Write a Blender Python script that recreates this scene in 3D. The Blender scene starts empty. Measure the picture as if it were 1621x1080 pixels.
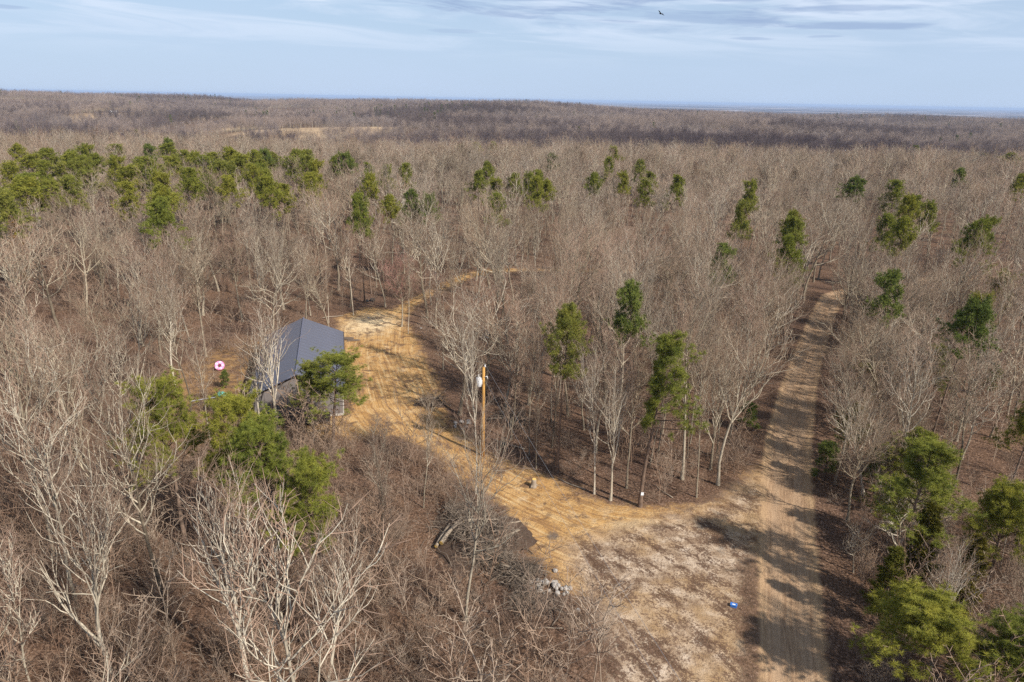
import bpy, math
import numpy as np
from mathutils import Matrix, Vector

R = math.radians
scene = bpy.context.scene
C = scene.collection

# ------------------------------------------------------------------ camera
EYE = 30.0
cam_d = bpy.data.cameras.new("camera")
cam_d.sensor_width = 36.0
cam_d.lens = 36.0 * 1100.0 / 1621.0
cam_d.clip_start = 0.5
cam_d.clip_end = 90000.0
cam = bpy.data.objects.new("camera", cam_d)
C.objects.link(cam)
cam.matrix_world = Matrix.Translation((0, 0, EYE)) @ Matrix.Rotation(R(90 - 19.2), 4, 'X') @ Matrix.Rotation(R(1.08), 4, 'Z')
scene.camera = cam

# ------------------------------------------------------------------ sky, sun, exposure
SUN_EL, SUN_AZ = 41.0, -40.0          # azimuth of the sun, degrees counter-clockwise from +X
sun_dir = Vector((math.cos(R(SUN_EL)) * math.cos(R(SUN_AZ)), math.cos(R(SUN_EL)) * math.sin(R(SUN_AZ)), math.sin(R(SUN_EL))))

world = bpy.data.worlds.new("World")
scene.world = world
world.use_nodes = True
world.cycles.sampling_method = 'NONE'
WT = world.node_tree
WT.nodes.clear()


def build_world():
    nt = WT
    N, Lk = nt.nodes, nt.links
    out = N.new('ShaderNodeOutputWorld')
    bg = N.new('ShaderNodeBackground')
    bg.inputs['Strength'].default_value = 0.071
    sky = N.new('ShaderNodeTexSky')
    sky.sky_type = 'NISHITA'
    sky.sun_disc = False
    sky.sun_elevation = R(SUN_EL)
    sky.sun_rotation = R(90 - SUN_AZ)
    sky.altitude = 100
    sky.air_density = 1.0
    sky.dust_density = 0.15
    sky.ozone_density = 2.0

    def math_(op, a, b=None, c=None):
        n = N.new('ShaderNodeMath')
        n.operation = op
        for i, v in enumerate((a, b, c)):
            if v is None:
                continue
            if isinstance(v, (int, float)):
                n.inputs[i].default_value = v
            else:
                Lk.new(v, n.inputs[i])
        return n.outputs[0]

    tc = N.new('ShaderNodeTexCoord')
    sx = N.new('ShaderNodeSeparateXYZ')
    Lk.new(tc.outputs['Generated'], sx.inputs[0])
    az = math_('ARCTAN2', sx.outputs[0], sx.outputs[1])
    el = math_('ARCSINE', sx.outputs[2])

    def noise(scale_az, scale_el, scale, detail, dist, off, shear=0.0):
        e2 = math_('ADD', el, math_('MULTIPLY', az, shear))
        cb = N.new('ShaderNodeCombineXYZ')
        Lk.new(math_('ADD', math_('MULTIPLY', az, scale_az), off), cb.inputs[0])
        Lk.new(math_('MULTIPLY', e2, scale_el), cb.inputs[1])
        n = N.new('ShaderNodeTexNoise')
        n.inputs['Scale'].default_value = scale
        n.inputs['Detail'].default_value = detail
        n.inputs['Roughness'].default_value = 0.58
        n.inputs['Distortion'].default_value = dist
        Lk.new(cb.outputs[0], n.inputs['Vector'])
        return n.outputs[0]

    def smooth(v, a, b, hi=1.0):
        n = N.new('ShaderNodeMapRange')
        n.interpolation_type = 'SMOOTHSTEP'
        n.inputs['From Min'].default_value = a
        n.inputs['From Max'].default_value = b
        n.inputs['To Max'].default_value = hi
        Lk.new(v, n.inputs['Value'])
        return n.outputs[0]

    wob = noise(5, 40, 3.0, 5, 0.4, 4.0)

    def streak(a0, e0, wa, we, tilt, hi):
        # one drawn-out cloud: an ellipse in azimuth and elevation with a ragged edge
        da = math_('SUBTRACT', az, a0)
        de = math_('SUBTRACT', math_('SUBTRACT', el, e0), math_('MULTIPLY', da, tilt))
        qa = math_('POWER', math_('ABSOLUTE', math_('DIVIDE', da, wa)), 2.0)
        qe = math_('POWER', math_('ABSOLUTE', math_('DIVIDE', de, we)), 2.0)
        s = math_('ADD', math_('ADD', qa, qe), math_('MULTIPLY', math_('SUBTRACT', wob, 0.5), 2.6))
        return smooth(s, 1.15, 0.1, hi)

    def mix(a, b, f):
        m = N.new('ShaderNodeMix')
        m.data_type = 'RGBA'
        Lk.new(f, m.inputs['Factor'])
        if isinstance(a, tuple):
            m.inputs['A'].default_value = (*a, 1)
        else:
            Lk.new(a, m.inputs['A'])
        if isinstance(b, tuple):
            m.inputs['B'].default_value = (*b, 1)
        else:
            Lk.new(b, m.inputs['B'])
        return m.outputs['Result']

    col = sky.outputs[0]
    white = (5.2, 6.4, 8.4)
    grey = (3.2, 4.3, 6.4)
    # the pale blue haze of the far air: full at the horizon, gone overhead
    col = mix(col, (4.4, 5.75, 7.9), smooth(el, 0.30, 0.0, 0.9))
    # thin veil over the whole sky, then long cirrus streaks, then the few named bands
    veil = smooth(noise(1.1, 5.0, 2.0, 4, 0.2, 1.0), 0.25, 0.8, 0.5)
    col = mix(col, white, veil)
    cir = smooth(noise(1.6, 17.0, 2.4, 8, 0.8, 3.3, 0.04), 0.42, 0.68, 0.8)
    cir = math_('MULTIPLY', cir, smooth(el, 0.03, 0.11))
    col = mix(col, (7.0, 7.9, 9.4), cir)
    contrail = math_('MULTIPLY', streak(-0.42, 0.118, 0.20, 0.0028, -0.03, 0.55), 1.0)
    col = mix(col, (8.2, 8.8, 9.6), contrail)
    deck = math_('MULTIPLY', smooth(noise(3.0, 34.0, 2.6, 6, 0.5, 8.1, 0.05), 0.40, 0.60, 0.85), streak(0.04, 0.135, 0.40, 0.045, -0.05, 1.0))
    col = mix(col, grey, deck)
    for a in ((0.40, 0.109, 0.085, 0.0050, 0.0, 0.62), (0.41, 0.0905, 0.105, 0.0050, -0.02, 0.75), (0.30, 0.077, 0.03, 0.0022, -0.02, 0.5), (-0.08, 0.083, 0.04, 0.003, 0.0, 0.3),
              (-0.60, 0.085, 0.03, 0.0025, 0.0, 0.5), (0.24, 0.10, 0.13, 0.006, -0.06, 0.5), (0.385, 0.079, 0.022, 0.0018, 0.0, 0.45)):
        col = mix(col, grey, streak(*a))
    Lk.new(col, bg.inputs['Color'])
    Lk.new(bg.outputs[0], out.inputs['Surface'])


build_world()

sun_l = bpy.data.lights.new("sun", 'SUN')
sun_l.energy = 4.2
sun_l.angle = R(1.3)
sun_l.color = (1.0, 0.945, 0.86)
sun_o = bpy.data.objects.new("sun", sun_l)
C.objects.link(sun_o)
sun_o.rotation_euler = (-sun_dir).to_track_quat('-Z', 'Y').to_euler()
sun_o.location = sun_dir * 200

vs = scene.view_settings
vs.view_transform = 'Standard'
vs.look = 'None'
vs.exposure = 0.62
vs.gamma = 1.0
cy = scene.cycles
cy.max_bounces = 5
cy.diffuse_bounces = 2
cy.glossy_bounces = 1
cy.transmission_bounces = 2
cy.transparent_max_bounces = 6
cy.volume_bounces = 0
cy.use_denoising = False
cy.sample_clamp_indirect = 4.0
cy.sample_clamp_direct = 8.0
scene.render.use_persistent_data = False
cy.debug_use_spatial_splits = True

# ------------------------------------------------------------------ helpers


def tag(o, label=None, cat=None, group=None, kind=None):
    if label:
        o['label'] = label
    if cat:
        o['category'] = cat
    if group:
        o['group'] = group
    if kind:
        o['kind'] = kind
    return o


def qmesh(name, verts, quads=None, tris=None, mats=(), midx=None, smooth=True):
    """mesh from numpy arrays; midx is a material index for each face, quads first"""
    me = bpy.data.meshes.new(name)
    verts = np.asarray(verts, np.float32)
    nq = 0 if quads is None else len(quads)
    nt = 0 if tris is None else len(tris)
    idx = []
    if nq:
        idx.append(np.asarray(quads, np.int32).ravel())
    if nt:
        idx.append(np.asarray(tris, np.int32).ravel())
    idx = np.concatenate(idx)
    me.vertices.add(len(verts))
    me.vertices.foreach_set('co', verts.ravel())
    me.loops.add(len(idx))
    me.loops.foreach_set('vertex_index', idx)
    me.polygons.add(nq + nt)
    tot = np.concatenate([np.full(nq, 4, np.int32), np.full(nt, 3, np.int32)])
    st = np.concatenate([[0], np.cumsum(tot)[:-1]]).astype(np.int32)
    me.polygons.foreach_set('loop_start', st)
    me.polygons.foreach_set('loop_total', tot)
    if midx is not None:
        me.polygons.foreach_set('material_index', np.asarray(midx, np.int32))
    me.polygons.foreach_set('use_smooth', np.full(nq + nt, smooth, bool))
    for m in mats:
        me.materials.append(m)
    me.update(calc_edges=True)
    return me


def obj(name, me, parent=None, loc=None, rot=None, scl=None):
    o = bpy.data.objects.new(name, me)
    C.objects.link(o)
    if parent is not None:
        o.parent = parent
    if loc is not None:
        o.location = loc
    if rot is not None:
        o.rotation_euler = rot
    if scl is not None:
        o.scale = scl
    return o


class Geo:
    """collects numpy pieces of one mesh"""

    def __init__(s):
        s.v, s.q, s.t, s.n = [], [], [], 0

    def add(s, v, q=None, t=None):
        v = np.asarray(v, float).reshape(-1, 3)
        if q is not None and len(q):
            s.q.append(np.asarray(q, int).reshape(-1, 4) + s.n)
        if t is not None and len(t):
            s.t.append(np.asarray(t, int).reshape(-1, 3) + s.n)
        s.v.append(v)
        s.n += len(v)
        return s

    def box(s, lo, hi, M=None):
        (a, b, c), (d, e, f) = lo, hi
        v = np.array([(a, b, c), (d, b, c), (d, e, c), (a, e, c), (a, b, f), (d, b, f), (d, e, f), (a, e, f)], float)
        if M is not None:
            v = v @ np.array(M.to_3x3()).T + np.array(M.to_translation())
        return s.add(v, [(0, 3, 2, 1), (4, 5, 6, 7), (0, 1, 5, 4), (1, 2, 6, 5), (2, 3, 7, 6), (3, 0, 4, 7)])

    def tube(s, pts, rad, sides=8, caps=True):
        pts = np.asarray(pts, float)[None]
        rad = np.broadcast_to(np.asarray(rad, float), (pts.shape[1],))[None]
        v, q = tubes(pts, rad, sides)
        s.add(v, q)
        if caps:
            n = s.n - len(v)
            k = pts.shape[1] - 1
            for ring, flip in ((0, True), (k, False)):
                ids = [n + ring * sides + i for i in range(sides)]
                c = s.n
                s.v.append(pts[0, ring][None])
                s.n += 1
                s.t.append(np.array([(c, ids[(i + 1) % sides], ids[i]) if flip else (c, ids[i], ids[(i + 1) % sides]) for i in range(sides)]))
        return s

    def mesh(s, name, mats=(), smooth=False):
        return qmesh(name, np.concatenate(s.v), np.concatenate(s.q) if s.q else None, np.concatenate(s.t) if s.t else None, mats, None, smooth)


def unit(a):
    return a / np.maximum(np.linalg.norm(a, axis=-1, keepdims=True), 1e-9)


def tubes(pts, rad, sides):
    """pts (N,S,3), rad (N,S) -> verts and quads of N tapered tubes"""
    N, S, _ = pts.shape
    tan = np.empty_like(pts)
    tan[:, 1:-1] = pts[:, 2:] - pts[:, :-2]
    tan[:, 0] = pts[:, 1] - pts[:, 0]
    tan[:, -1] = pts[:, -1] - pts[:, -2]
    tan = unit(tan)
    ref = np.where(np.abs(tan[:, :1, 2:3]) > 0.8, np.array([1.0, 0.13, 0.0]), np.array([0.0, 0.11, 1.0]))
    u = unit(np.cross(tan, np.broadcast_to(ref, tan.shape)))
    w = np.cross(tan, u)
    a = np.arange(sides) / sides * 2 * np.pi
    ring = u[:, :, None] * np.cos(a)[None, None, :, None] + w[:, :, None] * np.sin(a)[None, None, :, None]
    v = (pts[:, :, None] + ring * rad[:, :, None, None]).reshape(-1, 3)
    b = (np.arange(N) * S * sides)[:, None, None] + (np.arange(S - 1) * sides)[None, :, None]
    i = np.arange(sides)[None, None]
    j = (i + 1) % sides
    q = np.stack([b + i, b + j, b + sides + j, b + sides + i], -1).reshape(-1, 4)
    return v, q


def grow(rng, start, d, L, S, gnarl, trop):
    pts = [start]
    d = unit(d)
    for _ in range(S):
        d = unit(d + rng.normal(0, gnarl, d.shape) + np.array([0, 0, 1.0]) * trop)
        pts.append(pts[-1] + d * (L / S)[:, None])
    return np.stack(pts, 1)


def spawn(rng, pts, rad, k, t0, t1, ang, ang_sd, pw=1.0):
    """k side shoots on each of N polylines: start, direction, parent index, t, radius there"""
    N, S, _ = pts.shape
    par = np.repeat(np.arange(N), k)
    t = t0 + (t1 - t0) * (((np.tile(np.arange(k), N) + rng.random(N * k)) / k) ** pw)
    f = np.clip(t * (S - 1), 0, S - 1.001)
    i = f.astype(int)
    fr = (f - i)[:, None]
    p = pts[par, i] * (1 - fr) + pts[par, i + 1] * fr
    T = unit(pts[par, i + 1] - pts[par, i])
    r = rad[par, i] * (1 - fr[:, 0]) + rad[par, i + 1] * fr[:, 0]
    az = np.tile(np.arange(k), N) * 2.4 + np.repeat(rng.random(N) * 6.28, k) + rng.normal(0, 0.4, N * k)
    ref = np.where(np.abs(T[:, 2:3]) > 0.9, np.array([1.0, 0, 0]), np.array([0, 0, 1.0]))
    U = unit(np.cross(T, ref))
    V = np.cross(T, U)
    a = np.radians(rng.normal(ang, ang_sd, N * k))[:, None]
    d = np.cos(a) * T + np.sin(a) * (np.cos(az)[:, None] * U + np.sin(az)[:, None] * V)
    return p, d, par, t, r


# ------------------------------------------------------------------ materials
def new_mat(name, rough=0.9, spec=0.2):
    m = bpy.data.materials.new(name)
    m.use_nodes = True
    b = m.node_tree.nodes['Principled BSDF']
    b.inputs['Roughness'].default_value = rough
    b.inputs['Specular IOR Level'].default_value = spec
    return m, m.node_tree, b


class NT:
    """short hand for building node trees"""

    def __init__(s, nt):
        s.nt, s.N, s.L = nt, nt.nodes, nt.links

    def put(s, v, inp):
        if isinstance(v, (int, float)):
            inp.default_value = v
        elif isinstance(v, tuple):
            inp.default_value = (*v, 1) if len(inp.default_value) == 4 and len(v) == 3 else v
        else:
            s.L.new(v, inp)

    def math(s, op, a, b=None, c=None, clamp=False):
        n = s.N.new('ShaderNodeMath')
        n.operation = op
        n.use_clamp = clamp
        for i, v in enumerate((a, b, c)):
            if v is not None:
                s.put(v, n.inputs[i])
        return n.outputs[0]

    def smooth(s, v, a, b, lo=0.0, hi=1.0):
        n = s.N.new('ShaderNodeMapRange')
        n.interpolation_type = 'SMOOTHSTEP'
        s.put(v, n.inputs['Value'])
        n.inputs['From Min'].default_value = a
        n.inputs['From Max'].default_value = b
        n.inputs['To Min'].default_value = lo
        n.inputs['To Max'].default_value = hi
        return n.outputs[0]

    def mix(s, a, b, f):
        m = s.N.new('ShaderNodeMix')
        m.data_type = 'RGBA'
        s.put(f, m.inputs['Factor'])
        s.put(a, m.inputs['A'])
        s.put(b, m.inputs['B'])
        return m.outputs['Result']

    def mul(s, a, b, f=1.0):
        m = s.N.new('ShaderNodeMix')
        m.data_type = 'RGBA'
        m.blend_type = 'MULTIPLY'
        s.put(f, m.inputs['Factor'])
        s.put(a, m.inputs['A'])
        s.put(b, m.inputs['B'])
        return m.outputs['Result']

    def noise(s, vec, scale, detail=4, rough=0.6, dist=0.0):
        n = s.N.new('ShaderNodeTexNoise')
        n.inputs['Scale'].default_value = scale
        n.inputs['Detail'].default_value = detail
        n.inputs['Roughness'].default_value = rough
        n.inputs['Distortion'].default_value = dist
        if vec is not None:
            s.L.new(vec, n.inputs['Vector'])
        return n.outputs[0]

    def attr(s, name):
        n = s.N.new('ShaderNodeAttribute')
        n.attribute_name = name
        return n.outputs['Fac']

    def comb(s, x, y, z=0.0):
        n = s.N.new('ShaderNodeCombineXYZ')
        for i, v in enumerate((x, y, z)):
            s.put(v, n.inputs[i])
        return n.outputs[0]

    def pos(s):
        return s.N.new('ShaderNodeNewGeometry').outputs['Position']

    def objco(s):
        return s.N.new('ShaderNodeTexCoord').outputs['Object']

    def info(s):
        return s.N.new('ShaderNodeObjectInfo')

    def ramp(s, v, stops):
        n = s.N.new('ShaderNodeValToRGB')
        s.put(v, n.inputs[0])
        e = n.color_ramp.elements
        while len(e) < len(stops):
            e.new(0.5)
        for el, (p, c) in zip(e, stops):
            el.position = p
            el.color = (*c, 1)
        return n.outputs[0]

    def bump(s, h, strength, dist=0.1):
        n = s.N.new('ShaderNodeBump')
        n.inputs['Strength'].default_value = strength
        n.inputs['Distance'].default_value = dist
        s.L.new(h, n.inputs['Height'])
        return n.outputs[0]


def simple(name, col, rough=0.8, spec=0.2, var=0.25, scale=6.0, metal=0.0):
    m, nt, b = new_mat(name, rough, spec)
    t = NT(nt)
    n = t.noise(t.objco(), scale, 5)
    lo = tuple(c * (1 - var) for c in col)
    hi = tuple(min(c * (1 + var), 1) for c in col)
    nt.links.new(t.mix(lo, hi, n), b.inputs['Base Color'])
    b.inputs['Metallic'].default_value = metal
    return m


def bark_mat(name, stops, streak=0.25, stand=0.0, stand_cols=None, near=False):
    """bark whose tone differs from tree to tree (object random) and, far off, from stand to stand"""
    m, nt, b = new_mat(name, 0.95, 0.1)
    t = NT(nt)
    inf = t.info()
    base = t.ramp(inf.outputs['Random'], stops)
    if stand_cols:
        vm = t.N.new('ShaderNodeVectorMath')
        vm.operation = 'MULTIPLY'
        t.L.new(inf.outputs['Location'], vm.inputs[0])
        vm.inputs[1].default_value = (0.45, 1.0, 0.0)
        ln = t.noise(vm.outputs[0], 0.045 if near else 0.0075, 2)
        base = t.mix(base, t.ramp(ln, stand_cols), stand)
        # the darker bottomland species along the valley floor
        sl = t.N.new('ShaderNodeSeparateXYZ')
        t.L.new(inf.outputs['Location'], sl.inputs[0])
        yy = t.math('ADD', sl.outputs[1], t.math('MULTIPLY', t.math('SUBTRACT', ln, 0.5), 700.0))
        belt = 0.0 if near else t.math('MULTIPLY', t.smooth(yy, 330, 400), t.smooth(yy, 640, 540))
        base = t.mix(base, (.092, .071, .076), t.math('MULTIPLY', belt, 0.85))
    n = t.noise(t.objco(), 3.0, 4)
    col = t.mul(base, t.ramp(n, [(0.3, (1 - streak,) * 3), (0.7, (1 + streak,) * 3)]))
    nt.links.new(col, b.inputs['Base Color'])
    return m


M_TRUNK = bark_mat('trunk bark', [(0.0, (.15, .118, .085)), (0.4, (.29, .24, .172)), (0.7, (.38, .325, .245)), (1.0, (.22, .18, .135))], 0.35)
M_LIMB = bark_mat('limb bark', [(0.0, (.24, .195, .135)), (0.3, (.40, .335, .24)), (0.65, (.54, .47, .36)), (0.85, (.46, .40, .31)), (1.0, (.29, .245, .18))], 0.2)
M_TWIG = bark_mat('twig bark', [(0.0, (.13, .086, .058)), (0.25, (.31, .22, .145)), (0.45, (.16, .112, .08)), (0.65, (.33, .205, .145)), (0.85, (.32, .26, .195)), (1.0, (.2, .14, .096))], 0.15, 0.5, [(0.38, (.13, .09, .065)), (0.46, (.34, .24, .165)), (0.52, (.40, .26, .19)), (0.58, (.2, .145, .11)), (0.64, (.40, .34, .27))], True)
M_TWIG_RED = bark_mat('red budding twigs', [(0.0, (.44, .22, .18)), (1.0, (.42, .23, .19))], 0.15)
STANDS = [(0.38, (.075, .058, .064)), (0.455, (.12, .09, .09)), (0.475, (.28, .222, .195)), (0.54, (.37, .285, .23)), (0.57, (.13, .104, .11)), (0.66, (.31, .26, .235))]
M_FAR_TWIG = bark_mat('distant twigs', [(0.0, (.22, .172, .15)), (0.5, (.33, .262, .222)), (1.0, (.29, .238, .21))], 0.15, 0.75, STANDS)
M_BRUSH = bark_mat('undergrowth twigs', [(0.0, (.2, .125, .085)), (0.4, (.31, .215, .15)), (0.7, (.36, .28, .21)), (1.0, (.24, .165, .12))], 0.2)
M_PINE_BARK = bark_mat('pine bark', [(0.0, (.16, .11, .08)), (1.0, (.22, .155, .115))], 0.4)


def needle_mat(name, stops, trans=0.16):
    m = bpy.data.materials.new(name)
    m.use_nodes = True
    nt = m.node_tree
    nt.nodes.clear()
    t = NT(nt)
    out = nt.nodes.new('ShaderNodeOutputMaterial')
    inf = t.info()
    base = t.ramp(inf.outputs['Random'], stops)
    n = t.noise(t.objco(), 1.3, 3)
    col = t.mul(base, t.ramp(n, [(0.3, (.62, .68, .66)), (0.7, (1.35, 1.25, 1.0))]))
    d = nt.nodes.new('ShaderNodeBsdfDiffuse')
    tr = nt.nodes.new('ShaderNodeBsdfTranslucent')
    mx = nt.nodes.new('ShaderNodeMixShader')
    mx.inputs[0].default_value = trans
    nt.links.new(col, d.inputs['Color'])
    nt.links.new(col, tr.inputs['Color'])
    nt.links.new(d.outputs[0], mx.inputs[1])
    nt.links.new(tr.outputs[0], mx.inputs[2])
    nt.links.new(mx.outputs[0], out.inputs['Surface'])
    return m


M_NEEDLE = needle_mat('pine needles', [(0.0, (.185, .21, .05)), (0.35, (.27, .262, .054)), (0.7, (.205, .222, .054)), (1.0, (.24, .238, .066))])
M_NEEDLE_DULL = needle_mat('dark pine needles', [(0.0, (.13, .165, .05)), (1.0, (.17, .2, .06))])
M_CEDAR = needle_mat('cedar scales', [(0.0, (.13, .13, .03)), (1.0, (.15, .12, .03))])
M_CEDAR_RUST = needle_mat('rusty cedar scales', [(0.0, (.26, .15, .03)), (1.0, (.24, .14, .03))])

# ------------------------------------------------------------------ terrain
ROAD_L = [(1.5, -10.0), (14.0, 30.0), (17.1, 39.9), (21.3, 51.7), (24.5, 60.0), (29.6, 70.9), (35.9, 83.3), (44.8, 100.3), (51.6, 112.6), (64, 122), (90, 131)]
ROAD_R = [(5.3, -10.0), (17.8, 30.1), (20.7, 38.4), (25.0, 50.3), (28.7, 59.4), (33.8, 71.1), (39.9, 83.5), (48.6, 100.5), (55.0, 111.4), (66, 118.6), (91.5, 127.4)]
DRIVE = [(22.2, 54.4), (17.4, 48.4), (12.0, 47.0), (7.7, 47.6), (3.9, 51.4), (-0.4, 54.4), (-2.4, 56.0), (-4.3, 58.8), (-6.5, 62.8), (-8.4, 71.7), (-11.0, 79.6),
         (-13.3, 89.3), (-15.7, 94.9), (-14.7, 103.8), (-11.5, 111.2), (-7.8, 119.2), (-2.6, 124.4), (4.4, 125.9), (24, 126.5), (24, 128.5), (4.4, 128.0), (-2.7, 127.4),
         (-8.4, 123.9), (-13.0, 113.6), (-16.2, 105.9), (-18.2, 100.1), (-22.2, 101.2), (-25.3, 96.4), (-19.5, 74.0), (-16.4, 71.3), (-16.0, 62.5), (-24.0, 60.2), (-23.5, 57.5), (-14, 57.8),
         (-10.8, 58.5), (-6.6, 55.6), (-3.7, 50.8), (-0.8, 47.8), (0.9, 44.1), (2.0, 40.8), (3.8, 37.5), (6.3, 36.4), (11.9, 39.7), (18.0, 42.0)]
SAND = [(22.0, 53.8), (16.7, 47.7), (9.3, 44.8), (4.3, 42.3), (4.6, 38.0), (6.0, 35.6), (6.2, 33.0), (5.6, 28.0), (3, 18), (10, 18), (13.5, 28.3)]
DRIVE_C = [(20.0, 47.8), (11.6, 44.5), (6.5, 45.6), (2.2, 49.0), (-2.5, 52.9), (-7.0, 58.7), (-11.0, 65.6), (-15.6, 80.5), (-17.2, 91.8), (-15.6, 102.3), (-11.8, 112.4), (-7.6, 121.6), (-1.5, 126.0), (4.4, 126.9), (24, 127.5)]
FIELDS = [(-371, 790, 42, 190), (-262, 790, 20, 165), (-195, 760, 34, 120), (-140, 770, 24, 95), (-479, 640, 70, 145), (-165, 500, 45, 98), (-567, 1010, 22, 90), (-709, 1180, 20, 110)]


def sstep(a, b, x):
    t = np.clip((x - a) / (b - a), 0, 1)
    return t * t * (3 - 2 * t)


def terrain(x, y):
    x = np.asarray(x, float)
    y = np.asarray(y, float)
    a = x / np.maximum(np.abs(y), 60.0)
    z = -12.0 * sstep(230, 430, y) + 3.0 * sstep(430, 700, y)
    crest = np.interp(a, [-0.9, -0.7, -0.55, -0.42, -0.36, -0.3, -0.2, -0.08, 0.02, 0.12, 0.3, 0.6, 0.9], [17, 19, 18, 14, 9.5, 15.5, 17.5, 18, 15.5, 9, 2.5, 0, -1])
    z = z + crest * sstep(620, 1750, y) + 4.0 * sstep(300, 700, y) * np.sin(x / 160.0 + 1.0) * sstep(2600, 1200, y)
    z = z + (4.0 * np.sin(x / 97.0 + y / 80.0) + 3.5 * np.sin(x / 210.0 - y / 62.0 + 2.0)) * sstep(260, 600, y) * sstep(2600, 1600, y)
    z = z - (crest + 45.0) * sstep(1950, 3600, y)
    z = z + 0.35 * np.sin(x / 11.0 + 0.6) * np.sin(y / 13.0) * sstep(0, 20, np.abs(x - 0.42 * y))
    return z


def seg_dist(P, poly, closed):
    """distance, arc length and side of points P (N,2) to a polyline"""
    A = np.array(poly, float)
    B = np.roll(A, -1, 0) if closed else A[1:]
    A = A if closed else A[:-1]
    best = np.full(len(P), 1e9)
    s_at = np.zeros(len(P))
    side = np.zeros(len(P))
    s0 = 0.0
    for a, b in zip(A, B):
        d = b - a
        L = np.linalg.norm(d)
        t = np.clip(((P - a) @ d) / (L * L), 0, 1)
        q = P - (a + t[:, None] * d)
        r = np.hypot(q[:, 0], q[:, 1])
        m = r < best
        best[m] = r[m]
        s_at[m] = s0 + t[m] * L
        side[m] = np.sign(d[0] * q[m, 1] - d[1] * q[m, 0])
        s0 += L
    return best, s_at, side


def inside(P, poly):
    x, y = P[:, 0], P[:, 1]
    c = np.zeros(len(P), bool)
    n = len(poly)
    for i in range(n):
        (x1, y1), (x2, y2) = poly[i], poly[(i + 1) % n]
        if y1 == y2:
            continue
        c ^= ((y1 > y) != (y2 > y)) & (x < (x2 - x1) * (y - y1) / (y2 - y1) + x1)
    return c


def sdist(P, poly):
    d = seg_dist(P, poly, True)[0]
    return np.where(inside(P, poly), -d, d)


ROAD = ROAD_L + ROAD_R[::-1]
ROAD_C = [((a[0] + b[0]) / 2, (a[1] + b[1]) / 2) for a, b in zip(ROAD_L, ROAD_R)]


def graded(lo, f0, f1, hi, fine, g=1.12):
    mid = np.arange(f0, f1 + 1e-6, fine)
    up, s = [], fine
    v = f1
    while v < hi:
        s *= g
        v += s
        up.append(v)
    dn, s, v = [], fine, f0
    while v > lo:
        s *= g
        v -= s
        dn.append(v)
    return np.concatenate([dn[::-1], mid, up])


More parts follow.
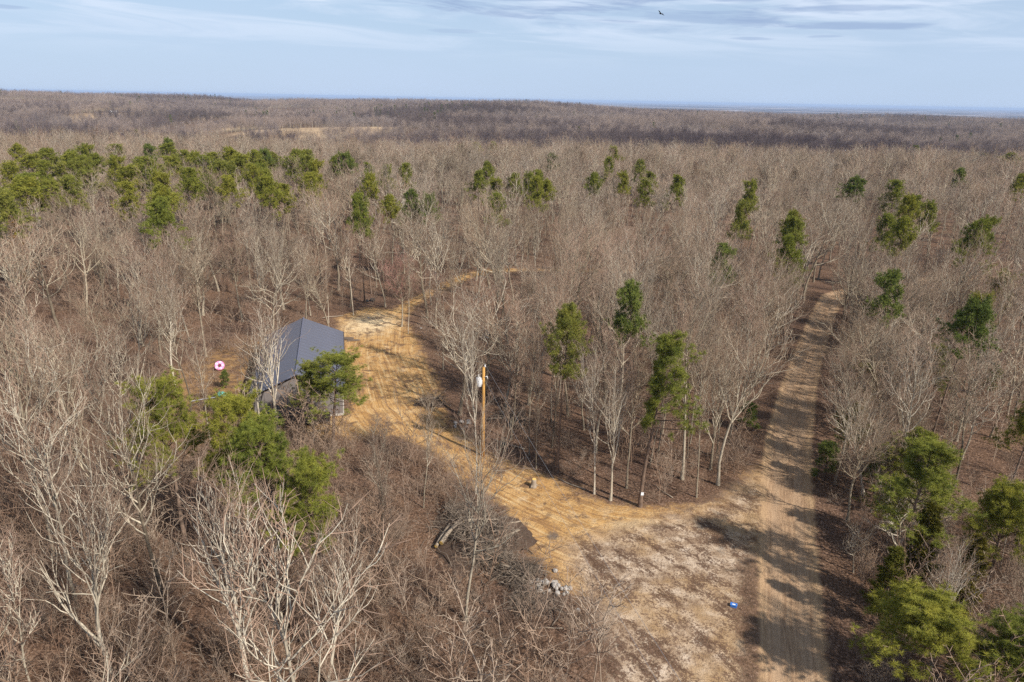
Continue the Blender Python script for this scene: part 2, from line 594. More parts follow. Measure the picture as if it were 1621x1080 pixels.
def ground_mat():
    m, nt, b = new_mat('earth', 0.97, 0.08)
    t = NT(nt)
    p = t.pos()
    sp = nt.nodes.new('ShaderNodeSeparateXYZ')
    nt.links.new(p, sp.inputs[0])
    big = t.noise(p, 0.12, 4)
    mid = t.noise(p, 0.9, 5, 0.65)
    fine = t.noise(p, 6.0, 4, 0.7)
    crumb = t.noise(p, 14.0, 3, 0.7)
    rag = t.math('ADD', t.math('MULTIPLY', t.math('SUBTRACT', mid, 0.5), 3.2), t.math('MULTIPLY', t.math('SUBTRACT', fine, 0.5), 1.8))
    # leaf litter
    litter = t.ramp(fine, [(0.3, (.035, .023, .016)), (0.45, (.105, .064, .043)), (0.57, (.19, .118, .08)), (0.72, (.36, .255, .185))])
    litter = t.mul(litter, t.ramp(big, [(0.3, (.8, .78, .8)), (0.7, (1.15, 1.1, 1.0))]))
    litter = t.mix(litter, (.36, .21, .085), t.math('MULTIPLY', t.smooth(t.attr('yard'), 3.0, -2.0), t.smooth(mid, 0.4, 0.62, 0.1, 0.75)))
    # ochre clay of the drive
    so = t.attr('drive_s')
    lo = t.attr('drive_l')
    rut = t.noise(t.comb(t.math('MULTIPLY', lo, 2.3), t.math('MULTIPLY', so, 0.09)), 1.6, 4, 0.6, 0.3)
    clay = t.ramp(mid, [(0.3, (.35, .185, .068)), (0.5, (.485, .28, .105)), (0.72, (.60, .385, .175))])
    clay = t.mix(clay, (.66, .48, .25), t.math('MULTIPLY', t.smooth(rut, 0.5, 0.68), 0.75))
    clay = t.mix(clay, (.27, .145, .065), t.math('MULTIPLY', t.smooth(rut, 0.47, 0.36), 0.8))
    clay = t.mix(clay, (.76, .59, .36), t.smooth(t.math('ADD', t.attr('scrape'), t.math('MULTIPLY', rag, 0.7)), 0.5, -0.7, 0.0, 0.85))
    wear = t.noise(p, 0.45, 6, 0.7, 0.4)
    clay = t.mix(clay, (.56, .42, .26), t.smooth(wear, 0.54, 0.68, 0.0, 0.55))
    clay = t.mix(clay, (.25, .155, .085), t.smooth(wear, 0.47, 0.36, 0.0, 0.6))
    clay = t.mix(clay, (.2, .13, .085), t.math('MULTIPLY', t.smooth(fine, 0.54, 0.64), 0.7))
    clay = t.mix(clay, litter, t.smooth(t.noise(p, 0.4, 8, 0.75, 0.2), 0.52, 0.61, 0.0, 0.85))
    clay = t.mul(clay, t.ramp(crumb, [(0.3, (.84, .82, .8)), (0.7, (1.1, 1.1, 1.1))]))
    # pale sand of the turning area, with dark leaf drifts
    drift = t.math('ADD', t.noise(t.comb(t.math('ADD', sp.outputs[0], t.math('MULTIPLY', sp.outputs[1], 0.5)), t.math('MULTIPLY', sp.outputs[1], 0.6)), 0.55, 8, 0.78, 0.15), t.math('MULTIPLY', t.math('SUBTRACT', fine, 0.5), 0.6))
    sand = t.ramp(mid, [(0.32, (.22, .145, .092)), (0.46, (.36, .255, .17)), (0.56, (.50, .38, .27)), (0.68, (.64, .51, .385))])
    sand = t.mix(sand, (.40, .25, .115), t.smooth(big, 0.46, 0.6, 0.0, 0.6))
    sand = t.mix(sand, (.1, .068, .05), t.smooth(fine, 0.56, 0.66, 0.0, 0.75))
    sand = t.mul(sand, t.ramp(crumb, [(0.3, (.8, .79, .78)), (0.7, (1.1, 1.1, 1.1))]))
    sand = t.mix(sand, t.mul(litter, (.8, .78, .76)), t.smooth(drift, 0.48, 0.56, 0.0, 0.95))
    col = t.mix(litter, clay, t.smooth(t.math('ADD', t.attr('drive'), t.math('MULTIPLY', rag, 1.25)), 0.8, -0.7))
    col = t.mix(col, sand, t.smooth(t.math('ADD', t.attr('sand'), rag), 1.6, -1.2))
    # gravel road: fine lengthwise wheel lines
    rl = t.attr('road_l')
    rs = t.attr('road_s')
    lines = t.noise(t.comb(t.math('ADD', t.math('MULTIPLY', rl, 3.6), t.math('MULTIPLY', big, 2.5)), t.math('MULTIPLY', rs, 0.2)), 1.5, 5, 0.7, 0.35)
    road = t.ramp(lines, [(0.3, (.25, .155, .092)), (0.5, (.375, .245, .148)), (0.7, (.49, .335, .205))])
    tracks = t.smooth(t.math('ABSOLUTE', t.math('SUBTRACT', t.math('ABSOLUTE', t.math('ADD', rl, t.math('MULTIPLY', t.math('SUBTRACT', big, 0.5), 1.2))), 0.85)), 0.42, 0.12)
    road = t.mix(road, (.42, .29, .185), t.math('MULTIPLY', tracks, 0.5))
    road = t.mix(road, (.56, .38, .2), t.math('MULTIPLY', t.smooth(t.math('ABSOLUTE', rl), 1.1, 2.1), 0.4))
    road = t.mul(road, t.ramp(crumb, [(0.3, (.75, .75, .76)), (0.7, (1.18, 1.17, 1.15))]))
    road = t.mul(road, t.ramp(mid, [(0.3, (.86, .85, .85)), (0.7, (1.1, 1.1, 1.08))]))
    # leaves blown into the rut between sand and road
    edge = t.math('MULTIPLY', t.smooth(t.math('ADD', t.attr('road'), t.math('MULTIPLY', rag, 0.7)), 1.7, 0.7), t.smooth(sp.outputs[1], 43, 39))
    col = t.mix(col, litter, t.math('MULTIPLY', edge, 0.85))
    col = t.mix(col, road, t.smooth(t.math('ADD', t.attr('road'), t.math('MULTIPLY', rag, 0.34)), 0.22, -0.26))
    # ash patch, far fields, plain
    col = t.mix(col, (.1, .085, .08), t.math('MULTIPLY', t.smooth(t.math('ADD', t.attr('ash'), t.math('MULTIPLY', rag, 0.3)), 0.3, -0.3), 0.85))
    fld = t.ramp(t.noise(p, 0.02, 4), [(0.35, (.34, .235, .14)), (0.65, (.46, .33, .2))])
    col = t.mix(col, fld, t.attr('field'))
    cp = t.comb(t.math('MULTIPLY', sp.outputs[0], 0.00022), t.math('MULTIPLY', sp.outputs[1], 0.0005))
    pn = t.noise(cp, 2.0, 4, 0.55)
    plain = t.ramp(pn, [(0.42, (.07, .06, .062)), (0.54, (.1, .085, .082)), (0.58, (.42, .35, .32)), (0.62, (.45, .38, .35)), (0.65, (.08, .07, .07))])
    col = t.mix(col, plain, t.smooth(sp.outputs[1], 2600, 3600))
    nt.links.new(col, b.inputs['Base Color'])
    h = t.math('ADD', t.math('MULTIPLY', fine, 0.7), t.math('MULTIPLY', crumb, 0.35))
    nt.links.new(t.bump(h, 0.8, 0.16), b.inputs['Normal'])
    return m


M_EARTH = ground_mat()


def build_ground():
    xs = graded(-32000, -52, 62, 32000, 0.36, 1.13)
    ys = graded(-400, 14, 134, 42000, 0.36, 1.09)
    X, Y = np.meshgrid(xs, ys)
    P = np.stack([X.ravel(), Y.ravel()], 1)
    near = (np.abs(P[:, 0]) < 130) & (P[:, 1] > -30) & (P[:, 1] < 220)
    far_val = 99.0

    def on_near(f):
        o = np.full(len(P), far_val)
        o[near] = f(P[near])
        return o
    road = on_near(lambda q: sdist(q, ROAD))
    drive = on_near(lambda q: sdist(q, DRIVE))
    sand = on_near(lambda q: sdist(q, SAND))
    rl = np.zeros(len(P))
    rs = np.zeros(len(P))
    d, s, sd = seg_dist(P[near], ROAD_C, False)
    rl[near], rs[near] = d * sd, s
    dl = np.zeros(len(P))
    ds = np.zeros(len(P))
    d, s, sd = seg_dist(P[near], DRIVE_C, False)
    dl[near], ds[near] = d * sd, s
    yard = np.hypot((P[:, 0] + 29) / 8.0, (P[:, 1] - 72) / 16.0) * 8 - 8
    ash = np.hypot(P[:, 0] - 3.3, P[:, 1] - 43.2) - 0.45
    scrape = np.minimum(np.hypot((P[:, 0] - 10.2) / 2.6, (P[:, 1] - 44.6) / 0.8) - 1, np.hypot((P[:, 0] + 20) / 3.5, (P[:, 1] - 93) / 5) - 1)
    field = np.zeros(len(P))
    for fx, fy, rx, ry in FIELDS:
        field = np.maximum(field, sstep(1.15, 0.95, np.hypot((P[:, 0] - fx) / rx, (P[:, 1] - fy) / ry)))
    Z = terrain(P[:, 0], P[:, 1])
    rng = np.random.default_rng(3)
    Z = Z + np.where(near, rng.normal(0, 0.02, len(P)), 0)
    Z = Z - 0.10 * sstep(0.4, -0.4, road) + 0.10 * sstep(0.9, 0.25, np.abs(road)) * (road < 3) + 0.07 * np.sin(dl * 4.2) * sstep(0.3, -0.8, drive) * 0.4
    V = np.stack([P[:, 0], P[:, 1], Z], 1)
    nx, ny = len(xs), len(ys)
    i = np.arange((nx - 1) * (ny - 1))
    r_, c_ = i // (nx - 1), i % (nx - 1)
    a = r_ * nx + c_
    Q = np.stack([a, a + 1, a + 1 + nx, a + nx], 1)
    fr = road[Q].mean(1)
    fd = np.minimum(drive[Q].mean(1), sand[Q].mean(1))
    is_road = fr < -0.05
    is_drive = (~is_road) & (fd < -0.1)
    is_field = field[Q].mean(1) > 0.6
    for name, sel in (('gravel_road', is_road), ('dirt_driveway', is_drive), ('field', is_field), ('ground', ~(is_road | is_drive | is_field))):
        q = Q[sel]
        used, inv = np.unique(q, return_inverse=True)
        me = qmesh(name, V[used], inv.reshape(-1, 4), None, [M_EARTH])
        for an, arr in (('road', road), ('road_l', rl), ('road_s', rs), ('drive', drive), ('drive_l', dl), ('drive_s', ds), ('sand', sand), ('yard', yard), ('ash', ash), ('scrape', scrape), ('field', field)):
            at = me.attributes.new(an, 'FLOAT', 'POINT')
            at.data.foreach_set('value', arr[used].astype(np.float32))
        tag(obj(name, me), kind='structure')


build_ground()


def gz(x, y):
    return float(terrain(np.array([x]), np.array([y]))[0])


# ------------------------------------------------------------------ bare trees
def bare_tree(seed, H=14.0, style='forest', lod=0):
    """trunk, branches and twigs of a leafless hardwood as (verts, quads)"""
    rng = np.random.default_rng(seed)
    n = lambda k: max(2, int(round(k)))
    if style == 'forest':
        hb, k1, a1, l1, tr, spread = 0.80, 15, 42, 0.34, 0.13, 1.0
    elif style == 'round':
        hb, k1, a1, l1, tr, spread = 0.66, 16, 50, 0.36, 0.14, 1.1
    elif style == 'slender':
        hb, k1, a1, l1, tr, spread = 0.88, 15, 36, 0.19, 0.075, 0.8
    else:
        hb, k1, a1, l1, tr, spread = 0.56, 13, 30, 0.52, 0.15, 1.0
    if lod:
        k1 = {1: k1, 2: int(k1 * 0.75), 3: 7}[lod]
    S0 = 10 if lod < 2 else 4
    base = np.zeros((1, 3))
    trunk = grow(rng, base, np.array([[rng.normal(0, .05), rng.normal(0, .05), 1.0]]), np.array([H * hb]), S0, 0.055 if lod < 2 else 0.03, 0.06)
    tt = np.linspace(0, 1, S0 + 1)
    trad = (tr * (1 - 0.72 * tt ** 1.1) * (1 + 0.5 * np.exp(-tt * 28)))[None]
    crown0 = {'forest': 0.46, 'round': 0.36, 'slender': 0.42, 'vase': 0.36}[style]
    p, d, par, t, r = spawn(rng, trunk, trad, k1, crown0, 0.99, a1, 9, 0.9)
    if style == 'vase':
        L1 = H * l1 * rng.uniform(0.75, 1.1, len(t)) * (1.05 - 0.35 * t)
    else:
        u = (t - crown0) / (1 - crown0)
        L1 = H * l1 * rng.uniform(0.7, 1.15, len(t)) * (0.72 + 0.75 * u * (1.25 - u))
    S1 = 7 if lod < 2 else 3
    b1 = grow(rng, p, d, L1, S1, 0.15, {'round': 0.1, 'vase': 0.17}.get(style, 0.19))
    r1 = (np.minimum(r * 0.68, 0.014 + 0.0115 * L1))[:, None] * (1 - 0.72 * np.linspace(0, 1, S1 + 1) ** 0.9)[None]
    # a few dead or low side limbs
    parts_l = [tubes(b1, r1, 5 if lod == 0 else 3)]
    k2 = {0: 7, 1: 6, 2: 5, 3: 4}[lod]
    p, d, par, t, r = spawn(rng, b1, r1, k2, 0.22, 0.98, 38 * spread, 10)
    L2 = L1[par] * rng.uniform(0.34, 0.6, len(t)) * (1.15 - 0.6 * t)
    S2 = {0: 5, 1: 3, 2: 2, 3: 1}[lod]
    b2 = grow(rng, p, d, L2, S2, 0.19, 0.18)
    minr = {0: 0.015, 1: 0.026, 2: 0.034, 3: 0.085}[lod]
    r2 = np.maximum(np.minimum(r * 0.8, 0.010 + 0.012 * L2), minr)[:, None] * (1 - 0.6 * np.linspace(0, 1, S2 + 1))[None]
    twigs = []
    if lod == 3:
        twigs.append(tubes(b2, r2, 3))
    else:
        parts_l.append(tubes(b2, r2, 4 if lod == 0 else 3))
        k3 = {0: 4, 1: 3, 2: 4}[lod]
        p, d, par, t, r = spawn(rng, b2, r2, k3, 0.15, 1.0, 36, 12)
        L3 = np.maximum(L2[par] * rng.uniform(0.4, 0.75, len(t)) * (1.15 - 0.5 * t), 0.35)
        S3 = {0: 3, 1: 2, 2: 1}[lod]
        b3 = grow(rng, p, d, L3, S3, 0.15, 0.16)
        m3 = {0: 0.0125, 1: 0.019, 2: 0.028}[lod]
        r3 = np.maximum(np.minimum(r * 0.8, 0.011), m3)[:, None] * (1 - 0.5 * np.linspace(0, 1, S3 + 1))[None]
        twigs.append(tubes(b3, r3, 3))
        if lod < 2:
            k4 = {0: 2, 1: 1}[lod]
            p, d, par, t, r = spawn(rng, b3, r3, k4, 0.2, 1.0, 34, 12)
            L4 = rng.uniform(0.35, 0.9, len(t)) * H / 14
            b4 = grow(rng, p, d, L4, 1, 0.1, 0.12)
            m4 = {0: 0.0075, 1: 0.013}[lod]
            r4 = np.full((len(t), 1), m4) * np.array([[1.0, 0.45]])
            twigs.append(tubes(b4, r4, 3))
    trunk_g = tubes(trunk, trad, 9 if lod == 0 else (5 if lod == 1 else 4))

    def cat(lst):
        vs_, qs_, n0 = [], [], 0
        for v, q in lst:
            vs_.append(v)
            qs_.append(q + n0)
            n0 += len(v)
        return np.concatenate(vs_), np.concatenate(qs_)
    return trunk_g, cat(parts_l), cat(twigs)


STYLES = [('forest', 14.0), ('forest', 14.0), ('forest', 14.0), ('forest', 14.0), ('round', 13.0), ('round', 12.0), ('vase', 14.0), ('vase', 14.0), ('vase', 13.0), ('slender', 13.0), ('slender', 12.0), ('slender', 12.5)]
TREES = []
for i, (st, h) in enumerate(STYLES):
    tg, bg_, wg = bare_tree(100 + i, h, st, 0)
    TREES.append(dict(style=st, H=h, trunk=qmesh('trunk', *tg, None, [M_TRUNK]), branches=qmesh('branches', *bg_, None, [M_LIMB]), twigs=qmesh('twigs', *wg, None, [M_TWIG])))
rt = bare_tree(77, 12.0, 'round', 0)
RED_TREE = dict(style='round', H=12.0, trunk=qmesh('trunk', *rt[0], None, [M_TRUNK]), branches=qmesh('branches', *rt[1], None, [M_LIMB]), twigs=qmesh('twigs', *rt[2], None, [M_TWIG_RED]))


def joined(seed, H, style, lod, mats):
    tg, bg_, wg = bare_tree(seed, H, style, lod)
    v = np.concatenate([tg[0], bg_[0], wg[0]])
    q = np.concatenate([tg[1], bg_[1] + len(tg[0]), wg[1] + len(tg[0]) + len(bg_[0])])
    mi = np.concatenate([np.zeros(len(tg[1])), np.ones(len(bg_[1])), np.full(len(wg[1]), 2)])
    return qmesh('tree', v, q, None, mats, mi)


M_PALE = bark_mat('pale bark', [(0.0, (.42, .36, .27)), (1.0, (.54, .47, .37))], 0.25)


def place_tree(proto, x, y, h, rz, label, group=None, lean=(0, 0), wide=1.0, name='bare_tree'):
    e = obj(name, None, None, (x, y, gz(x, y) - 0.08), (lean[0], lean[1], rz))
    e.empty_display_size = 0.3
    s = h / proto['H']
    e.scale = (s * wide, s * wide, s)
    for k in ('trunk', 'branches', 'twigs'):
        o = obj(k, proto[k], e)
        if k != 'twigs' and group is None and ('white' in label or 'pale' in label):
            o.material_slots[0].link = 'OBJECT'
            o.material_slots[0].material = M_PALE
    tag(e, label, 'tree', group)
    return e


# ------------------------------------------------------------------ pines
def tufts(rng, pos, axis, nb, ln, wd, tilt):
    """needle blades, one slim triangle each, fanned round an axis at every tuft"""
    n = len(pos)
    ax = np.repeat(unit(axis), nb, 0)
    p = np.repeat(pos, nb, 0)
    d = unit(rng.normal(0, 1, (n * nb, 3)))
    d = unit(d + ax * tilt)
    L = ln * rng.uniform(0.7, 1.2, (n * nb, 1))
    side = unit(np.cross(d, rng.normal(0, 1, d.shape))) * wd / 2
    v = np.stack([p + side, p - side, p + d * L], 1).reshape(-1, 3)
    return v, np.arange(len(v)).reshape(-1, 3)


def pine(seed, H=15.0, W=5.0, crown=0.45, lod=0, one_sided=None):
    rng = np.random.default_rng(seed)
    S0 = 10
    trunk = grow(rng, np.zeros((1, 3)), np.array([[rng.normal(0, .012), rng.normal(0, .012), 1.0]]), np.array([H * 0.97]), S0, 0.02, 0.06)
    tt = np.linspace(0, 1, S0 + 1)
    trad = (0.15 * (1 - 0.86 * tt) * (1 + 0.35 * np.exp(-tt * 26)))[None]
    k1 = {0: 40 if crown < 0.6 else (58 if crown < 0.8 else 16), 1: 32}[lod]
    p, d, par, t, r = spawn(rng, trunk, trad, k1, 1 - crown, 0.995, 70, 10, 0.9)
    u = (t - (1 - crown)) / crown
    d = unit(d + np.array([0, 0, 1.0]) * (u * 0.9)[:, None] - np.array([0, 0, .18]) * (1 - u)[:, None])
    L1 = W / 2 * rng.uniform(0.65, 1.15, len(t)) * np.sqrt(np.clip(1.0 - (1.02 * u - 0.08) ** 2, 0.07, 1)) * (0.8 + 0.2 * np.sin(u * 9 + seed))
    if one_sided is not None:
        f = d[:, 0] * math.cos(one_sided) + d[:, 1] * math.sin(one_sided)
        L1 = L1 * np.clip(0.75 + 0.75 * f, 0.25, 1.6)
    b1 = grow(rng, p, d, L1, 4, 0.12, 0.10)
    r1 = (0.012 + 0.012 * L1)[:, None] * (1 - 0.7 * np.linspace(0, 1, 5))[None]
    k2 = {0: 7, 1: 6}[lod]
    p, d, par, t, r = spawn(rng, b1, r1, k2, 0.38, 1.0, 48, 14)
    L2 = np.maximum(L1[par] * rng.uniform(0.25, 0.5, len(t)), 0.35)
    b2 = grow(rng, p, d, L2, 3, 0.14, 0.16)
    r2 = np.full((len(t), 1), 0.011) * (1 - 0.5 * np.linspace(0, 1, 4))[None]
    k3 = {0: 6, 1: 5}[lod]
    p, d, par, t, r = spawn(rng, b2, r2, k3, 0.3, 1.0, 40, 20)
    tp = p + d * rng.uniform(0.05, 0.32, (len(p), 1)) + np.array([0, 0, .08])
    nb, ln, wd = {0: (34, 0.25, 0.019), 1: (15, 0.33, 0.048)}[lod]
    fol = tufts(rng, tp, d + np.array([0, 0, .5]), nb, ln, wd, 0.55)
    # a few bare dead stubs below the crown
    ks = 7
    p, d, par, t, r = spawn(rng, trunk, trad, ks, 0.35, 1 - crown, 80, 8)
    bs = grow(rng, p, d, rng.uniform(0.4, 1.3, ks), 4, 0.15, -0.02)
    rs = np.full((ks, 1), 0.016) * (1 - 0.6 * np.linspace(0, 1, 5))[None]
    allb = [tubes(b1, r1, 4), tubes(b2, r2, 3), tubes(bs, rs, 3)]
    v, q, n0 = [], [], 0
    for a, b in allb:
        v.append(a)
        q.append(b + n0)
        n0 += len(a)
    return tubes(trunk, trad, 8 if lod == 0 else 5), (np.concatenate(v), np.concatenate(q)), fol


def pine_proto(seed, H, W, crown, lod, nm=None, one_sided=None):
    tg, bg_, fg = pine(seed, H, W, crown, lod, one_sided)
    return dict(H=H, W=W, trunk=qmesh('trunk', *tg, None, [M_PINE_BARK]), branches=qmesh('branches', *bg_, None, [M_PINE_BARK]), foliage=qmesh('foliage', fg[0], None, fg[1], [nm or M_NEEDLE], None, False))


PINE_NEAR = [pine_proto(500 + i, 15, 5.2, c, 0) for i, c in enumerate((0.40, 0.46, 0.52))]
PINE_MID = [pine_proto(520 + i, 15, 5.2, c, 1) for i, c in enumerate((0.25, 0.28, 0.32, 0.36))]
PINE_DULL = [pine_proto(540 + i, 15, 5.2, c, 1, M_NEEDLE_DULL) for i, c in enumerate((0.28, 0.34))]
PINE_FLAG = pine_proto(560, 14.5, 5.0, 0.52, 0, None, -0.2)
PINE_WIDE = [pine_proto(570 + i, 9.5, 6.2, 0.62, 0) for i in range(3)]
PINE_DOME = [pine_proto(610 + i, 11.0, 6.0, c, 0) for i, c in enumerate((0.42, 0.47))]
PINE_YOUNG = [pine_proto(580 + i, 5.0, 2.6, 0.85, 0, M_NEEDLE_DULL) for i in range(2)]


def place_pine(proto, x, y, h, w, rz, label, group=None, lean=(0, 0), name='pine_tree'):
    e = obj(name, None, None, (x, y, gz(x, y) - 0.08), (lean[0], lean[1], rz))
    e.empty_display_size = 0.3
    s = h / proto['H']
    ws = w / proto['W']
    e.scale = (ws, ws, s)
    for k in ('trunk', 'branches', 'foliage'):
        obj(k, proto[k], e)
    tag(e, label, 'tree', group)
    return e


def cedar_proto(seed, H, W, mat):
    rng = np.random.default_rng(seed)
    trunk = grow(rng, np.zeros((1, 3)), np.array([[0, 0, 1.0]]), np.array([H * 0.97]), 6, 0.03, 0.05)
    trad = (0.10 * (1 - 0.85 * np.linspace(0, 1, 7)))[None]
    p, d, par, t, r = spawn(rng, trunk, trad, 60, 0.08, 0.99, 58, 8)
    L1 = W / 2 * rng.uniform(0.7, 1.15, len(t)) * (np.clip(1.06 - t, 0, 1) ** 0.75) * (0.55 + 0.45 * sstep(0.05, 0.3, t))
    b1 = grow(rng, p, d, L1, 3, 0.1, 0.2)
    r1 = np.full((len(t), 1), 0.016) * (1 - 0.6 * np.linspace(0, 1, 4))[None]
    p, d, par, t, r = spawn(rng, b1, r1, 16, 0.25, 1.0, 45, 20)
    fol = tufts(rng, p + d * 0.1, d + np.array([0, 0, .7]), 11, 0.24, 0.05, 1.1)
    return dict(H=H, W=W, trunk=qmesh('trunk', *tubes(trunk, trad, 6), None, [M_PINE_BARK]), branches=qmesh('branches', *tubes(b1, r1, 3), None, [M_PINE_BARK]),
                foliage=qmesh('foliage', fol[0], None, fol[1], [mat], None, False))


CEDAR = cedar_proto(600, 7.0, 3.4, M_CEDAR)
CEDAR_RUST = cedar_proto(601, 9.0, 3.4, M_CEDAR_RUST)

# ------------------------------------------------------------------ pines seen one by one
PINES = [
    (-124, 189, 13.5, 6.2), (-113, 166, 14.0, 6.5), (-101, 140, 14.4, 4.7), (-83, 121, 14.9, 6.5), (-76, 109, 15.4, 6.5), (-65, 89, 15.9, 3.0), (-79, 121, 13.8, 3.1), (-78, 124, 14.3, 3.1), (-106, 172, 14.8, 4.9), (-96, 153, 15.3, 4.4),
    (-106, 177, 15.8, 3.1), (-120, 215, 13.7, 6.5), (-101, 172, 14.2, 2.6), (-102, 200, 14.7, 3.4), (-104, 214, 15.2, 3.6), (-77, 148, 15.6, 5.1), (-74, 145, 13.6, 4.5), (-102, 210, 14.1, 6.5), (-78, 162, 14.6, 4.9), (-83, 179, 15.0, 3.6),
    (-73, 164, 15.5, 3.8), (-55, 120, 16.0, 2.8), (-80, 144, 13.9, 6.5), (-63, 114, 14.4, 2.8), (-53, 104, 14.9, 3.6), (-45, 88, 15.4, 2.7), (-57, 115, 15.8, 3.1), (-80, 189, 13.8, 5.6), (-65, 159, 14.3, 5.2), (-72, 182, 14.8, 3.0),
    (-63, 162, 15.2, 5.8), (-52, 140, 15.7, 4.1), (-60, 138, 13.7, 4.1), (-52, 128, 14.2, 2.6), (-63, 183, 14.7, 4.1), (-64, 176, 15.1, 2.6), (-40, 115, 15.6, 4.1), (-40, 122, 13.6, 3.1), (-50, 143, 14.1, 2.8), (-53, 168, 14.5, 4.8),
    (-55, 180, 15.0, 4.0), (-46, 158, 15.5, 4.5), (-40, 142, 15.9, 3.6), (-46, 177, 13.9, 4.5), (-43, 176, 14.4, 3.3), (-37, 127, 14.9, 2.6), (-40, 173, 15.3, 4.9), (-23, 104, 15.8, 2.6), (-21, 116, 13.8, 2.6), (-34, 166, 14.3, 2.6),
    (-28, 152, 14.8, 2.6), (-24, 156, 15.2, 2.9), (-26, 127, 15.7, 2.6), (-23, 109, 13.7, 2.7), (-15, 115, 14.2, 2.6), (-18, 116, 14.6, 3.2), (-7, 165, 15.1, 4.0), (-7, 138, 15.6, 3.0), (-3, 146, 13.6, 4.9), (-3, 119, 14.0, 2.9),
    (0, 148, 14.5, 2.7), (5, 150, 15.0, 2.6), (2, 141, 15.4, 2.6), (4, 130, 15.9, 2.6), (7, 144, 13.9, 2.6), (11, 210, 14.4, 3.8), (33, 236, 14.8, 4.3), (24, 184, 15.3, 2.6), (30, 170, 15.8, 2.6), (31, 162, 13.8, 2.6),
    (24, 156, 14.2, 2.6), (26, 142, 14.7, 4.4), (16, 146, 15.2, 2.6), (31, 134, 15.7, 2.6), (-2, 293, 13.7, 3.6), (-23, 300, 14.1, 3.7), (-15, 272, 14.6, 3.3), (-9, 290, 15.1, 2.6), (33, 101, 15.6, 3.3), (24, 81, 13.5, 2.9),
    (41, 104, 14.0, 3.9), (38, 94, 14.5, 2.6), (70, 148, 14.9, 6.4), (76, 142, 15.4, 5.4), (61, 109, 15.9, 3.4), (72, 127, 13.9, 4.5), (67, 113, 14.3, 4.0), (53, 99, 14.8, 3.6), (51, 92, 15.3, 3.1), (57, 86, 15.8, 3.7),
    (69, 102, 13.8, 4.1), (118, 187, 14.2, 5.4), (176, 254, 14.7, 6.5), (110, 155, 15.2, 2.9), (42, 127, 15.7, 2.6), (37, 66, 13.6, 2.6), (37, 55, 14.1, 2.6), (11, 57, 14.6, 2.6), (242, 435, 15.1, 5.4), (241, 378, 15.5, 5.4),
    (273, 416, 13.5, 6.0), (266, 395, 14.0, 5.2), (257, 372, 14.4, 4.1)]
rngp = np.random.default_rng(5)
PINES += [(rngp.uniform(-0.70, -0.27) * y, y, rngp.uniform(13, 15), rngp.uniform(4, 5.5)) for y in rngp.uniform(140, 200, 26)]
DULL = {13, 14, 46, 53, 54, 55, 65, 79, 82, 91, 95, 96, 97, 98, 99, 100, 101, 102, 34, 43}
PINE_LABEL = {
    79: 'dull green slender pine rising from the wood left of the gravel road', 78: 'upright bright pine standing alone far up the wood, left of the road bend',
    97: 'yellow green pine crown just behind the centre wood, above its flagged neighbour', 82: 'dark broad pine, leftmost of the pair high behind the road end',
    83: 'dark broad pine, rightmost of the pair high behind the road end', 85: 'bright bushy pine, higher of the two touching pines at upper right', 86: 'bright bushy pine, lower of the two touching pines at upper right',
    89: 'tall dark topped pine with a long bare trunk in the right wood', 65: 'single pine top far behind the back wood, right of the middle', 66: 'small round pine top farthest back above the middle of the wood',
    24: 'dense pine lowest in the left pine band, trunk hidden by grey crowns', 58: 'large bright pine in the middle clump of evergreens behind the back wood', 92: 'yellowish far pine alone in the brown wood at upper right',
    91: 'pale dull pine top at far right beyond the bright pair', 71: 'low wide pine clump right of the middle behind the white crowned trees', 84: 'slim pine between the dark broad pair and the touching pair at upper right'}
rng0 = np.random.default_rng(11)
placed = []
for i, (x, y, h, w) in enumerate(PINES):
    pr = PINE_DULL[i % 2] if i in DULL else PINE_MID[i % 4]
    g = None
    lab = PINE_LABEL.get(i)
    if lab is None:
        if 98 <= i < 103:
            lab, g = 'dark pine in the distant evergreen row at far upper right', 'distant evergreen row'
        elif x < -36:
            lab, g = 'green pine standing in the long pine band behind the left wood', 'pines in the left band'
        elif y > 250:
            lab, g = 'small dark pine beyond the back wood near the grey valley', 'pines near the valley'
        elif x < 36:
            lab, g = 'green pine top among the grey crowns behind the clearing', 'pines behind the clearing'
        else:
            lab, g = 'green pine standing among bare trees right of the gravel road', 'pines right of the road'
    big = 1.35 if x < -36 or y > 200 else 1.12
    place_pine(pr, x, y, h + (1.2 if x < -36 else 0.5), max(w, 4.1) * big, rng0.random() * 6.28, lab, g)
    placed.append((x, y, 2.6))

